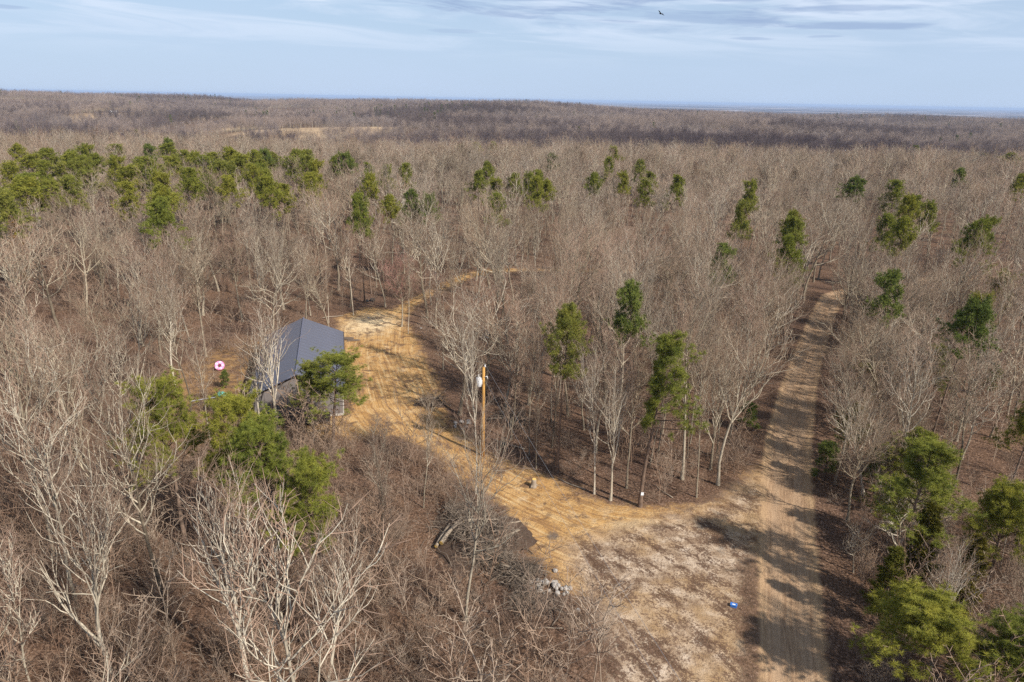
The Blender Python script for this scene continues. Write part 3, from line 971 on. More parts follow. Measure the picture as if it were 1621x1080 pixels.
NEAR_PINES = [
    (PINE_NEAR[0], 4.1, 52.6, 14.9, 4.6, 1.0, (0, 0), 'tall pine with a round crown and straight bare trunk in the centre wood'),
    (PINE_FLAG, 10.3, 47.4, 14.3, 5.6, 0.0, (0, 0), 'leaning pine with layered branches on one side at the drive edge'),
    (PINE_DOME[1], -15.6, 54.8, 8.4, 7.6, 0.6, (0, 0), 'rounded pine standing in front of the dark metal roof'),
    (PINE_DOME[0], -17.4, 55.3, 7.4, 4.2, 2.2, (0, 0), 'smaller pine partly behind the rounded pine by the house'),
    (PINE_DOME[0], -22.0, 40.2, 11.8, 6.8, 3.0, (0, 0), 'leftmost pine of the bushy foreground pine clump'),
    (PINE_DOME[1], -17.4, 38.6, 11.6, 6.6, 1.2, (0, 0), 'second pine from the left in the bushy foreground clump'),
    (PINE_DOME[0], -14.2, 36.8, 11.2, 6.2, 4.0, (0, 0), 'third pine from the left in the bushy foreground clump'),
    (PINE_DOME[1], -11.6, 34.6, 10.4, 5.4, 5.0, (0, 0), 'lowest and rightmost pine of the bushy foreground clump'),
    (PINE_NEAR[2], 24.4, 36.8, 11.0, 6.4, 2.0, (0.03, 0.06), 'open crowned pine with a leaning trunk right of the gravel road'),
    (PINE_WIDE[1], 22.0, 29.4, 6.2, 7.8, 0.3, (0, 0), 'wide dark pine at the bottom right beside the gravel road'),
    (PINE_WIDE[2], 25.5, 27.4, 5.6, 6.4, 1.9, (0, 0), 'low pine in the bottom right corner'),
    (PINE_NEAR[1], 36.0, 87.0, 14.0, 5.2, 2.5, (0.0, 0.12), 'pine leaning out over the left side of the gravel road'),
]
for pr, x, y, h, w, rz, ln, lab in NEAR_PINES:
    place_pine(pr, x, y, h, w, rz, lab, None, ln)
    placed.append((x, y, 2.7))
for pr, x, y, h, w, lab in [(PINE_WIDE[0], 30.5, 46.5, 7.0, 5.0, 'dark bushy pine behind the open crowned pine on the right'), (PINE_WIDE[2], 27.2, 42.6, 5.0, 4.2, 'low bushy pine at the road side of the open crowned pine'), (PINE_WIDE[1], 31.5, 38.0, 7.5, 5.5, 'bushy pine at the right edge behind the cedars'),
                           (PINE_WIDE[0], 29.6, 54.5, 5.6, 3.6, 'low bushy pine at the road edge under bare branches, nearer of two'), (PINE_WIDE[2], 33.6, 61.5, 6.2, 3.8, 'low bushy pine at the road edge under bare branches, farther of two'),
                           (PINE_WIDE[1], 43.5, 66.0, 6.5, 4.0, 'half hidden pine in the right wood beyond the bare spreading tree'), (PINE_DOME[0], 52.5, 74.5, 9.5, 4.6, 'mid sized pine in the right wood near the frame edge, nearer of two'),
                           (PINE_DOME[1], 60.5, 84.0, 10.5, 4.8, 'mid sized pine in the right wood near the frame edge, farther of two'), (PINE_WIDE[2], 48.0, 84.5, 7.0, 4.2, 'green pine low in the gap right of the far road'),
                           (PINE_DOME[0], 38.5, 47.0, 9.0, 4.8, 'green pine half veiled by twigs at the right edge')]:
    place_pine(pr, x, y, h, w, x, lab)
    placed.append((x, y, 1.6))
for i, (x, y, h, w, lab) in enumerate([
        (45.5, 76, 5.0, 3.2, 'young green pine right of the gravel road near the spreading tree'), (43.0, 72, 4.0, 3.0, 'smaller young pine in front of another right of the road'),
        (57.0, 80, 5.0, 3.4, 'young green pine deep in the right wood, left of the leaf gap'), (52.0, 70, 4.6, 2.6, 'leaning young pine in the dark gap of the right wood'),
        (26.6, 52.0, 4.2, 3.2, 'dark evergreen sapling at the right edge of the gravel road'), (30.0, 50, 5.0, 3.4, 'dark evergreen sapling under the spreading white tree'),
        (23.0, 61.0, 3.6, 3.0, 'low evergreen bush under branches on the left edge of the road'), (-30.5, 68.5, 2.4, 1.8, 'small green bush beside the left wall of the house')]):
    place_pine(PINE_YOUNG[i % 2], x, y, h * 0.8, w * 0.75, i * 1.3, lab, None, name='young_pine')
    placed.append((x, y, 1.0))
for pr, x, y, h, w, rz, lab in [
        (CEDAR, 25.0, 35.6, 8.0, 4.2, 0.2, 'bronze green cedar below the open crowned pine'), (CEDAR, 22.6, 34.4, 5.8, 3.8, 1.2, 'shorter bronze cedar nearest the gravel road on the right'),
        (CEDAR, 26.8, 33.9, 7.0, 4.0, 2.2, 'bronze cedar farthest right of the cedar clump'), (CEDAR_RUST, -77.5, 106.0, 12.0, 5.0, 0.4, 'rust orange evergreen at the left end of the pine band')]:
    place_pine(pr, x, y, h, w, rz, lab, None, name='cedar_tree')
    placed.append((x, y, 1.2))

# ------------------------------------------------------------------ bare trees seen one by one
V, F, RO, SL = 6, 0, 4, 9
NAMED = [
    (8.1, 48.3, 13.0, V, 0.5, 'pale double stemmed tree at the drive edge in the centre wood', 0.75), (6.9, 49.2, 11.8, F, 1.0, 'slim pale tree just left of the double stemmed tree', 0.7),
    (1.7, 55.6, 11.2, F + 1, 2.0, 'slim light trunked tree first to the right of the utility pole', 0.6), (2.3, 53.3, 10.6, SL, 2.4, 'thin dark trunked tree beside the light trunk right of the pole', 0.8),
    (-2.7, 48.8, 15.2, F + 2, 0.3, 'tall pale tree standing right in front of the utility pole', 0.42), (-2.5, 34.2, 13.6, F + 3, 2.1, 'straight trunked tree in front of the brush pile', 0.8),
    (-15.4, 91.9, 12.0, -1, 0.0, 'reddish budding round tree at the bend of the drive', 0.85), (-21.4, 57.6, 14.0, V, 0.9, 'pale spreading tree in front of the dark metal roof', 1.0),
    (-13.7, 28.9, 15.2, V, 2.0, 'big white limbed tree at the bottom left', 0.95), (-20.7, 28.6, 15.0, V + 1, 4.0, 'big spreading tree left of the white limbed one at the bottom', 0.9),
    (-27.4, 40.5, 14.4, F, 1.4, 'tall grey tree left of the bushy foreground pines', 0.9), (-9.6, 29.2, 11.0, V + 2, 1.0, 'smaller pale forked tree at the bottom left of the middle', 0.8),
    (23.6, 30.6, 9.8, V, 0.2, 'white many stemmed tree among cedars at the bottom right', 0.8), (28.9, 49.6, 11.4, V + 2, 3.0, 'crooked white limbed tree overhanging the right edge of the road', 0.95),
    (50.6, 92.0, 12.6, RO, 1.0, 'broad spreading bare tree right of the far end of the road', 1.25), (17.4, 53.4, 12.6, V + 1, 5.0, 'wide limbed tree at the corner of the drive and the road', 0.9),
    (-31.4, 88.2, 13.0, F, 4.4, 'white trunked tree at the back left of the house', 0.7), (-25.9, 93.3, 9.5, SL, 0.4, 'thin leaning white sapling behind the house by the clay', 0.8),
    (-23.3, 97.3, 13.0, SL + 1, 2.2, 'slim white trunk at the back corner of the clearing', 0.8), (3.8, 116, 13.6, V, 1.2, 'white crowned tree, leftmost of the row at the far path', 0.8),
    (8.8, 117.0, 13.4, V + 1, 2.4, 'white crowned tree, middle of the row at the far path', 0.8), (13.1, 116.0, 12.9, F + 1, 0.8, 'white crowned tree, rightmost of the row at the far path', 0.9),
    (45.0, 106.5, 13.0, F, 0.7, 'bare tree at the left of the far road end, nearest of three in line', 1.1), (50.5, 117.5, 13.5, RO, 1.9, 'bare round tree closing off the far end of the road', 1.2), (47.0, 113.0, 12.5, V + 1, 3.1, 'bare forking tree left of the point where the road disappears', 1.1),
    (55.5, 123.5, 13.5, F + 2, 4.1, 'bare tree straight behind the point where the road disappears', 1.2), (39.5, 97.0, 11.5, V, 5.2, 'bare forking tree leaning over the road just past the overhanging pine', 1.0),
    (22.5, 64.5, 13.0, V + 2, 2.7, 'wide bare tree reaching over the left side of the road', 1.0), (27.2, 75.0, 13.5, RO + 1, 0.3, 'dense bare tree on the left of the road before the leaning pine', 1.0),
    (40.5, 75.5, 11.0, RO, 4.1, 'dense rounded bare tree on the right of the road midway', 1.0), (36.5, 63.0, 10.5, V, 5.1, 'pale limbed bare tree right of the road in the middle distance', 0.9),
    (-8.0, 38.0, 11.0, SL, 3.3, 'thin trunked tree left of the brush pile', 0.9), (-6.6, 46.5, 9.5, SL + 1, 0.1, 'thin bare tree rising from brush left of the clay', 0.8),
    (-14.0, 88.7, 11.0, SL + 2, 0.5, 'slim pale trunk just right of the reddish tree', 0.8), (-8.5, 92.5, 12.0, SL, 1.7, 'dark slim trunk on the litter right of the drive bend', 0.7),
    (-23.4, 58.6, 11.0, V + 1, 2.6, 'pale grey tree whose crown veils the front left corner of the house', 0.9),
    (-31.5, 62.2, 12.5, F + 3, 0.6, 'dark trunked tree between the pipe and the foreground pines', 0.8), (-35.0, 66.5, 13.5, F + 1, 1.6, 'pale trunked tree left of the pink ring', 0.9)]
for x, y, h, k, rz, lab, wd in NAMED:
    place_tree(RED_TREE if k < 0 else TREES[k], x, y, h, rz, lab, None, (0, 0), wd)
    placed.append((x, y, 2.2))


# ------------------------------------------------------------------ filling the wood
HOUSE = [(-25.6, 59.0), (-15.6, 61.4), (-20.4, 81.2), (-30.2, 78.8)]
PILES = [(-2.6, 43.0, 4.4), (-8.4, 65.8, 2.2), (-4.5, 61.1, 1.6), (-0.5, 62.4, 2.0), (2.8, 36.6, 1.8), (0.6, 38.6, 1.9)]


def clear_of(P, m_drive=0.8, m_road=1.7, m_house=2.0):
    ok = sdist(P, DRIVE) > m_drive
    ok &= sdist(P, SAND) > m_drive
    ok &= sdist(P, ROAD) > m_road
    ok &= sdist(P, HOUSE) > m_house
    for x, y, r in PILES:
        ok &= np.hypot(P[:, 0] - x, P[:, 1] - y) > r
    # the open litter belt by the house and the bare verge right of the road
    ok &= np.hypot((P[:, 0] + 31) / 3.5, (P[:, 1] - 70) / 8.5) > 1
    ok &= ~((P[:, 1] < 50) & (sdist(P, ROAD) < 2.2) & (P[:, 0] > 10))
    ok &= ~((P[:, 1] < 36) & (sdist(P, ROAD) < 9) & (P[:, 0] > 3))
    ok &= ~((np.hypot((P[:, 0] - 2) / 5, (P[:, 1] - 30) / 5) < 1))
    # the sight line across the lawn of clay south of the house stays open
    ok &= np.hypot((P[:, 0] + 19) / 5, (P[:, 1] - 58.5) / 2.2) > 1
    ok &= ~inside(P, [(-19, 36), (-19, 20), (-6, 20), (-6, 36)])
    ok &= ~inside(P, [(-27.5, 47), (-25.5, 38), (-17, 33.5), (-8, 31), (-6, 14), (16, 14), (8, 34), (4, 40), (-3, 56), (-14, 60), (-25, 60)])
    open_litter = inside(P, [(-13, 70), (-5, 58.5), (2, 60), (5, 76), (10, 108), (12, 125), (-8, 118), (-15, 100)])
    ok &= ~(open_litter & (np.sin(P[:, 0] * 91.7 + P[:, 1] * 57.3) < 0.94))
    return ok


def poisson(rng, xr, yr, rmin, tries, taken):
    cell = rmin
    grid = {}
    for (x, y, r) in taken:
        grid.setdefault((int(x // cell), int(y // cell)), []).append((x, y, r))
    P = np.stack([rng.uniform(*xr, tries), rng.uniform(*yr, tries)], 1)
    P = P[clear_of(P)]
    out = []
    for x, y in P:
        cx, cy_ = int(x // cell), int(y // cell)
        ok = True
        for a in (-1, 0, 1):
            for b in (-1, 0, 1):
                for (qx, qy, qr) in grid.get((cx + a, cy_ + b), ()):
                    if (qx - x) ** 2 + (qy - y) ** 2 < max(qr, 0.0) ** 2:
                        ok = False
                        break
        if ok:
            out.append((x, y))
            grid.setdefault((cx, cy_), []).append((x, y, rmin))
    return np.array(out)


rngf = np.random.default_rng(21)
fill = poisson(rngf, (-150, 150), (8, 200), 5.1, 26000, placed)
taken = placed + [(x, y, 2.6) for x, y in fill]
extra = poisson(rngf, (-6, 60), (48, 105), 2.7, 9000, taken)
rx_ = np.interp(extra[:, 1], [p[1] for p in ROAD_C], [p[0] for p in ROAD_C])
thick = poisson(rngf, (16, 62), (34, 112), 2.5, 7000, taken)
rd = sdist(thick, ROAD)
thick = thick[(thick[:, 0] > np.interp(thick[:, 1], [p[1] for p in ROAD_C], [p[0] for p in ROAD_C])) & (rd < 9) & (rd > 2.2)]
extra = extra[(extra[:, 0] > np.interp(extra[:, 1], [46, 66, 80, 105], [-3, -1, 2, 8])) & (extra[:, 0] < rx_ + 22) & (rngf.random(len(extra)) < 0.78)]
n_extra = len(extra)
extra = np.concatenate([extra, thick])
fill = np.concatenate([fill, extra])
# what the frame sees, with a margin for the crowns
th = np.abs(np.arctan2(fill[:, 0], fill[:, 1]))
dist = np.hypot(fill[:, 0], fill[:, 1])
in_view = (th < R(35.5)) & (fill[:, 1] > 25)
order = np.argsort(np.where(in_view, dist, 1e6))
single = set(order[:268].tolist())
print('fill trees', len(fill), 'in view', int(in_view.sum()), 'singles to', dist[order[267]])


def zone(x, y, style):
    look = {'forest': 'bare tall hardwood', 'round': 'bare round hardwood', 'vase': 'bare forking hardwood', 'slender': 'slim bare sapling'}[style]
    road_x = np.interp(y, [p[1] for p in ROAD_C], [p[0] for p in ROAD_C])
    drive_x = np.interp(y, [p[1] for p in DRIVE_C[4:]], [p[0] for p in DRIVE_C[4:]])
    if x > road_x:
        w = 'right of the gravel road, close to its edge' if x - road_x < 9 and y < 85 else ('deep in the wood right of the gravel road' if y < 85 else 'far back in the wood right of the road')
    elif y < 46:
        w = 'in the brushy wood at the bottom left'
    elif x > drive_x and y < 90:
        w = 'in the centre wood between drive and road' if y < 66 else 'farther back in the centre wood'
    elif y < 66:
        w = 'in the left wood level with the foreground pines'
    elif x < -28 and y < 95:
        w = 'in the left wood beyond the house'
    elif y >= 90 and x > drive_x:
        w = 'behind the centre wood near the far path'
    else:
        w = 'in the back wood behind the clearing'
    return look + ' ' + w, 'bare trees ' + w


n_first = len(fill) - len(extra)


def pick_style(x, y, u, i_):
    road_x = np.interp(y, [p[1] for p in ROAD_C], [p[0] for p in ROAD_C])
    if y < 46 and x < 0:
        return [6, 7, 8, 0, 1, 2, 9, 6][int(u * 8)]
    if x > road_x:
        return [4, 5, 6, 7, 8, 0, 2, 5][int(u * 8)]
    if i_ >= n_first:
        return [9, 10, 11, 0, 2, 9, 10, 5][int(u * 8)]
    if 46 < y < 66 and -3 < x < 22:
        return [0, 1, 2, 3, 9, 10, 11, 9][int(u * 8)]
    return [0, 1, 2, 3, 0, 4, 5, 6, 7, 9, 10, 3][int(u * 12)]


rest = []
for i, (x, y) in enumerate(fill):
    k = pick_style(x, y, rngf.random(), i)
    h = STYLES[k][1] * rngf.uniform(0.72, 1.14)
    road_x = np.interp(y, [p[1] for p in ROAD_C], [p[0] for p in ROAD_C])
    if x > road_x and y < 75:
        h *= 0.85
    if x > road_x and y < 46:
        h *= 0.72
    if i >= n_first + n_extra:
        h *= 0.62
        k = [4, 5, 6, 8, 7][i % 5]
    rz = rngf.random() * 6.28
    ln = rngf.normal(0, 0.03, 2)
    wd = rngf.uniform(0.9, 1.55) if i < n_first else rngf.uniform(0.7, 1.1)
    if i in single:
        lab, g = zone(x, y, TREES[k]['style'])
        place_tree(TREES[k], x, y, h, rz, lab, g, tuple(ln), wd)
    else:
        rest.append((x, y, h / 14.0 * rngf.uniform(0.95, 1.05), rz))


# ------------------------------------------------------------------ stuff: scattered by geometry nodes
def scatter(name, pts, protos, label, cat):
    """pts rows: x, y, z, scale, rotation, index"""
    col = bpy.data.collections.new(name + ' kinds')
    for i, me in enumerate(protos):
        o = bpy.data.objects.new('%s_%02d' % (name, i), me)
        col.objects.link(o)
    pts = np.asarray(pts, np.float32)
    me = bpy.data.meshes.new(name)
    me.vertices.add(len(pts))
    me.vertices.foreach_set('co', pts[:, :3].ravel())
    for an, ty, c in (('size', 'FLOAT', 3), ('turn', 'FLOAT', 4), ('which', 'INT', 5)):
        a = me.attributes.new(an, ty, 'POINT')
        a.data.foreach_set('value', pts[:, c].astype(np.int32 if ty == 'INT' else np.float32))
    o = obj(name, me)
    ng = bpy.data.node_groups.new(name + ' scatter', 'GeometryNodeTree')
    ng.interface.new_socket('Geometry', in_out='INPUT', socket_type='NodeSocketGeometry')
    ng.interface.new_socket('Geometry', in_out='OUTPUT', socket_type='NodeSocketGeometry')
    N, Lk = ng.nodes, ng.links
    gi, go = N.new('NodeGroupInput'), N.new('NodeGroupOutput')
    ci = N.new('GeometryNodeCollectionInfo')
    ci.inputs['Collection'].default_value = col
    ci.inputs['Separate Children'].default_value = True
    ci.inputs['Reset Children'].default_value = True
    ip = N.new('GeometryNodeInstanceOnPoints')
    ip.inputs['Pick Instance'].default_value = True

    def at(nm, ty):
        n = N.new('GeometryNodeInputNamedAttribute')
        n.data_type = ty
        n.inputs['Name'].default_value = nm
        return n.outputs['Attribute']
    cb = N.new('ShaderNodeCombineXYZ')
    Lk.new(at('turn', 'FLOAT'), cb.inputs[2])
    Lk.new(gi.outputs[0], ip.inputs['Points'])
    Lk.new(ci.outputs[0], ip.inputs['Instance'])
    Lk.new(at('which', 'INT'), ip.inputs['Instance Index'])
    Lk.new(cb.outputs[0], ip.inputs['Rotation'])
    Lk.new(at('size', 'FLOAT'), ip.inputs['Scale'])
    Lk.new(ip.outputs[0], go.inputs[0])
    md = o.modifiers.new('scatter', 'NODES')
    md.node_group = ng
    tag(o, label, cat, None, 'stuff')
    return o


MATS3 = [M_TRUNK, M_LIMB, M_TWIG]
M_MID_TWIG = bark_mat('wood twigs', [(0.0, (.14, .095, .068)), (0.3, (.34, .24, .165)), (0.5, (.18, .13, .1)), (0.75, (.36, .235, .17)), (1.0, (.36, .295, .24))], 0.15, 0.55, [(0.36, (.10, .075, .06)), (0.44, (.33, .24, .17)), (0.51, (.42, .28, .2)), (0.57, (.17, .125, .1)), (0.66, (.42, .36, .29))], True)
MATS3 = [M_TRUNK, M_LIMB, M_MID_TWIG]
LOD1 = [joined(200 + i, 14.0, s, 1, MATS3) for i, s in enumerate(('forest', 'forest', 'forest', 'round', 'vase', 'vase', 'slender'))]
FAR3 = [M_TRUNK, M_FAR_TWIG, M_FAR_TWIG]
LOD2 = [joined(220 + i, 14.0, s, 2, FAR3) for i, s in enumerate(('forest', 'forest', 'round', 'vase', 'round'))]
LOD3 = [joined(240 + i, 14.0, s, 3, FAR3) for i, s in enumerate(('forest', 'round', 'round', 'vase'))]
rngs = np.random.default_rng(31)


def zs(P):
    return terrain(P[:, 0], P[:, 1])


def in_field(P, grow_=1.1):
    m = np.zeros(len(P), bool)
    for fx, fy, rx, ry in FIELDS:
        m |= np.hypot((P[:, 0] - fx) / rx, (P[:, 1] - fy) / ry) < grow_
    return m


def wedge(rng, d0, d1, per, half=42):
    n = int((d1 * d1 - d0 * d0) * R(half) / per)
    d = np.sqrt(rng.uniform(d0 * d0, d1 * d1, n))
    a = rng.uniform(-R(half), R(half), n)
    return np.stack([d * np.sin(a), d * np.cos(a)], 1)


# near wood that the frame only brushes, and the wood on to 420 m
P = np.array([(r[0], r[1]) for r in rest])
A = np.column_stack([P, zs(P) - 0.08, [r[2] for r in rest], [r[3] for r in rest], rngs.integers(0, 7, len(P))])
A[:, 3] *= 1.06
Pm = wedge(rngs, 170, 430, 25)
Pm = Pm[(Pm[:, 1] > 200) | (np.abs(Pm[:, 0]) > 150)]
Pm = Pm[~in_field(Pm) & (sdist(Pm, ROAD) > 3)]
B = np.column_stack([Pm, zs(Pm) - 0.08, rngs.uniform(0.65, 1.28, len(Pm)), rngs.random(len(Pm)) * 6.28, rngs.integers(0, 7, len(Pm))])
scatter('distant_wood', np.concatenate([A, B]), LOD1, 'brown leafless wood stretching back behind the pine band', 'wood')
Pf = wedge(rngs, 425, 1250, 31)
Pf = Pf[~in_field(Pf)]
Bf = np.column_stack([Pf, zs(Pf) - 0.1, rngs.uniform(0.55, 1.25, len(Pf)), rngs.random(len(Pf)) * 6.28, rngs.integers(0, 5, len(Pf))])
scatter('valley_wood', Bf, LOD2, 'purple grey bare wood in the valley with tan fields', 'wood')
Pr = wedge(rngs, 1250, 2300, 55, 40)
Br = np.column_stack([Pr, zs(Pr) - 0.1, rngs.uniform(0.8, 1.25, len(Pr)), rngs.random(len(Pr)) * 6.28, rngs.integers(0, 4, len(Pr))])
scatter('ridge_wood', Br, LOD3, 'hazy bare wood covering the low ridge on the skyline', 'wood')
print('scatter', len(A), len(B), len(Bf), len(Br))

# far evergreens dotted over the valley and the ridge
PINE_FAR = []
for i in range(2):
    tg, bg_, fg = pine(590 + i, 15, 6.0, 0.7, 1)
    PINE_FAR.append(qmesh('far pine', fg[0], None, fg[1], [M_NEEDLE_DULL], None, False))
Pe = wedge(rngs, 430, 2200, 22000, 38)
Pe = np.concatenate([Pe, np.column_stack([rngs.uniform(-330, -60, 60), rngs.uniform(1000, 1300, 60)]), np.column_stack([rngs.uniform(-180, 120, 70), rngs.uniform(1650, 1800, 70)]), np.column_stack([rngs.uniform(-390, -350, 8), rngs.uniform(1010, 1040, 8)])])
Pe = Pe[~in_field(Pe)]
Be = np.column_stack([Pe, zs(Pe), rngs.uniform(0.75, 1.08, len(Pe)), rngs.random(len(Pe)) * 6.28, rngs.integers(0, 2, len(Pe))])
scatter('far_evergreens', Be, PINE_FAR, 'dark evergreen specks dotted across the distant bare woods', 'evergreens')


# ------------------------------------------------------------------ undergrowth
def shrub(seed, H, k, sp, k2, k3, r0=0.011):
    rng = np.random.default_rng(seed)
    st = np.column_stack([rng.normal(0, sp * 0.3, (k, 2)), np.zeros(k)])
    d = np.column_stack([rng.normal(0, sp, (k, 2)), np.ones(k)])
    L = H * rng.uniform(0.6, 1.1, k)
    b0 = grow(rng, st, d, L, 4, 0.12, 0.05)
    rr = (r0 * rng.uniform(0.7, 1.5, k))[:, None] * (1 - 0.6 * np.linspace(0, 1, 5))[None]
    g_ = Geo().add(*tubes(b0, rr, 3))
    p, d, par, t, r = spawn(rng, b0, rr, k2, 0.3, 1.0, 40, 12)
    r0 = r0 * 1.35
    L2 = L[par] * rng.uniform(0.2, 0.42, len(t))
    b2 = grow(rng, p, d, L2, 2, 0.16, 0.08)
    r2 = np.full((len(t), 1), r0 * 0.62) * np.array([[1, .75, .45]])
    g_.add(*tubes(b2, r2, 3))
    p, d, par, t, r = spawn(rng, b2, r2, k3, 0.25, 1.0, 38, 12)
    b3 = grow(rng, p, d, rng.uniform(0.2, 0.5, len(t)), 1, 0.1, 0.05)
    g_.add(*tubes(b3, np.full((len(t), 1), r0 * 0.5) * np.array([[1, .5]]), 3))
    return g_.mesh('shrub', [M_BRUSH], True)


SHRUBS = [shrub(700, 2.4, 6, 0.35, 5, 3, .012), shrub(701, 3.2, 4, 0.22, 6, 3, 0.015), shrub(702, 1.6, 8, 0.5, 4, 3, 0.01), shrub(703, 5.0, 2, 0.08, 10, 4, 0.022), shrub(704, 6.5, 1, 0.06, 14, 5, 0.034), shrub(705, 0.9, 12, 0.9, 3, 3, 0.009)]
Pu = np.concatenate([wedge(rngs, 20, 60, 1.05, 44), wedge(rngs, 60, 150, 5.5, 42)])
keep = (sdist(Pu, DRIVE) > 0.7) & (sdist(Pu, SAND) > 0.5) & (sdist(Pu, ROAD) > 1.0) & (sdist(Pu, HOUSE) > 1.2)
for x, y, r in PILES:
    keep &= np.hypot(Pu[:, 0] - x * 0.98, Pu[:, 1] - y * 0.97) > r * 1.05
road_x = np.interp(Pu[:, 1], [p[1] for p in ROAD_C], [p[0] for p in ROAD_C])
centre = (Pu[:, 0] > -4) & (Pu[:, 0] < road_x) & (Pu[:, 1] > 46) & (Pu[:, 1] < 64)
verge = (Pu[:, 0] > road_x) & (sdist(Pu, ROAD) < 2.2) & (Pu[:, 1] < 50)
belt = np.hypot((Pu[:, 0] + 31) / 4, (Pu[:, 1] - 70) / 9) < 1
thin = rngs.random(len(Pu))
patch = 0.5 + 0.5 * np.sin(Pu[:, 0] * 0.31 + 1.3) * np.sin(Pu[:, 1] * 0.27 + 0.4)
keep &= ~(centre & (thin > 0.42)) & ~(verge & (thin > 0.12)) & ~(belt & (thin > 0.15)) & (thin < 0.5 + 0.8 * patch)
keep &= ~(inside(Pu, [(-13, 70), (-5, 58.5), (2, 60), (5, 76), (10, 108), (12, 125), (-8, 118), (-15, 100)]) & (thin > 0.3))
Pu = Pu[keep]
idx = rngs.choice(6, len(Pu), p=[.24, .2, .22, .12, .07, .15])
Bu = np.column_stack([Pu, zs(Pu) - 0.03, rngs.uniform(0.7, 1.25, len(Pu)), rngs.random(len(Pu)) * 6.28, idx])
scatter('undergrowth', Bu, SHRUBS, 'brown leafless brush and saplings covering the forest floor', 'undergrowth')
print('undergrowth', len(Pu))

# ------------------------------------------------------------------ house
M_ROOF = simple('dark metal roofing', (.118, .12, .15), 0.4, 0.5, 0.2, 0.5)
M_RIB = simple('metal seam', (.13, .135, .18), 0.4, 0.5, 0.1, 1.0)
M_WALL = simple('weathered grey siding', (.19, .165, .155), 0.8, 0.2, 0.18, 2.0)
M_TRIM = simple('pale trim', (.6, .58, .55), 0.6, 0.3, 0.08)
M_DARK = simple('dark stained timber', (.06, .05, .045), 0.8, 0.2, 0.2)
M_CONC = simple('concrete slab', (.42, .38, .33), 0.9, 0.2, 0.12)


def build_house():
    W, Ln, EV, RG, OV = 8.2, 17.4, 2.9, 4.7, 0.35
    root = obj('metal_roofed_house', None, None, (-20.5, 61.3, gz(-20.5, 61.3)), (0, 0, math.atan2(0.24, 0.97)))
    tag(root, 'long house with a dark blue grey metal gable roof in the clearing', 'house')
    obj('slab', Geo().box((-W / 2 - .1, -.1, -.3), (W / 2 + .1, Ln + .1, .12)).mesh('slab', [M_CONC]), root)
    g_ = Geo()
    h = W / 2
    v = [(-h, 0, .12), (h, 0, .12), (h, 0, EV), (0, 0, RG - .12), (-h, 0, EV), (-h, Ln, .12), (h, Ln, .12), (h, Ln, EV), (0, Ln, RG - .12), (-h, Ln, EV)]
    g_.add(v, [(1, 6, 7, 2), (5, 0, 4, 9), (0, 1, 2, 4), (6, 5, 9, 7)], [(4, 2, 3), (7, 9, 8)])
    obj('wall', g_.mesh('wall', [M_WALL]), root)
    bat = Geo().box((-.03, -.03, .14), (.03, 0.001, EV - .05)).mesh('batten', [M_WALL])
    for k in range(11):
        obj('batten', bat, root, (-h + .3 + k * (W - .6) / 10, -.002, 0))
    # roof: standing seam panels from ridge to eave, each with its seam
    roof = obj('roof', Geo().tube([(0, -OV, RG + .06), (0, Ln + OV, RG + .06)], .09, 6).mesh('roof', [M_RIB]), root)
    n = 19
    pw = (Ln + 2 * OV) / n
    sl = math.hypot(h + OV, (RG - EV) * (h + OV) / h)
    ang = math.atan2(RG - EV, h)
    pm = Geo().box((0, 0.012, 0), (sl, pw - .012, .03)).box((0, -.02, .0), (sl, .011, .07)).mesh('roof_panel', [M_ROOF])
    for side in (-1, 1):
        for k in range(n):
            o = obj('roof_panel', pm, roof)
            if side > 0:
                o.matrix_local = Matrix.Translation((0.0, -OV + k * pw, RG - .02)) @ Matrix.Rotation(ang, 4, 'Y')
            else:
                o.matrix_local = Matrix.Translation((0.0, -OV + (k + 1) * pw, RG - .02)) @ Matrix.Rotation(math.pi, 4, 'Z') @ Matrix.Rotation(ang, 4, 'Y')
    ex = h + OV
    ez = RG - (RG - EV) * ex / h
    for s_ in (-1, 1):
        fas = Geo()
        fas.tube([(s_ * .02, -OV - .04, RG - .06), (s_ * ex, -OV - .04, ez - .06)], .07, 4)
        obj('fascia', fas.mesh('fascia', [M_RIB if s_ < 0 else M_DARK]), root)
        obj('gutter', Geo().tube([(s_ * (ex + .04), -OV, ez - .05), (s_ * (ex + .04), Ln + OV, ez - .05)], .06, 6).mesh('gutter', [M_DARK]), root)
    deck = obj('deck', Geo().box((-h, -2.0, .25), (h - 1.2, -.05, .38)).mesh('deck', [M_DARK]), root)
    for z in (.65, .95, 1.25):
        obj('rail', Geo().box((-h, -2.0, z), (h - 1.2, -1.95, z + .07)).mesh('rail', [M_DARK]), deck)
    for k in range(6):
        x = -h + k * (W - 1.2) / 5
        obj('post', Geo().box((x - .05 - (.05 if k == 5 else -.05), -2.06, -.1), (x + .05 - (.05 if k == 5 else -.05), -1.94, 1.36)).mesh('post', [M_DARK]), deck)


build_house()

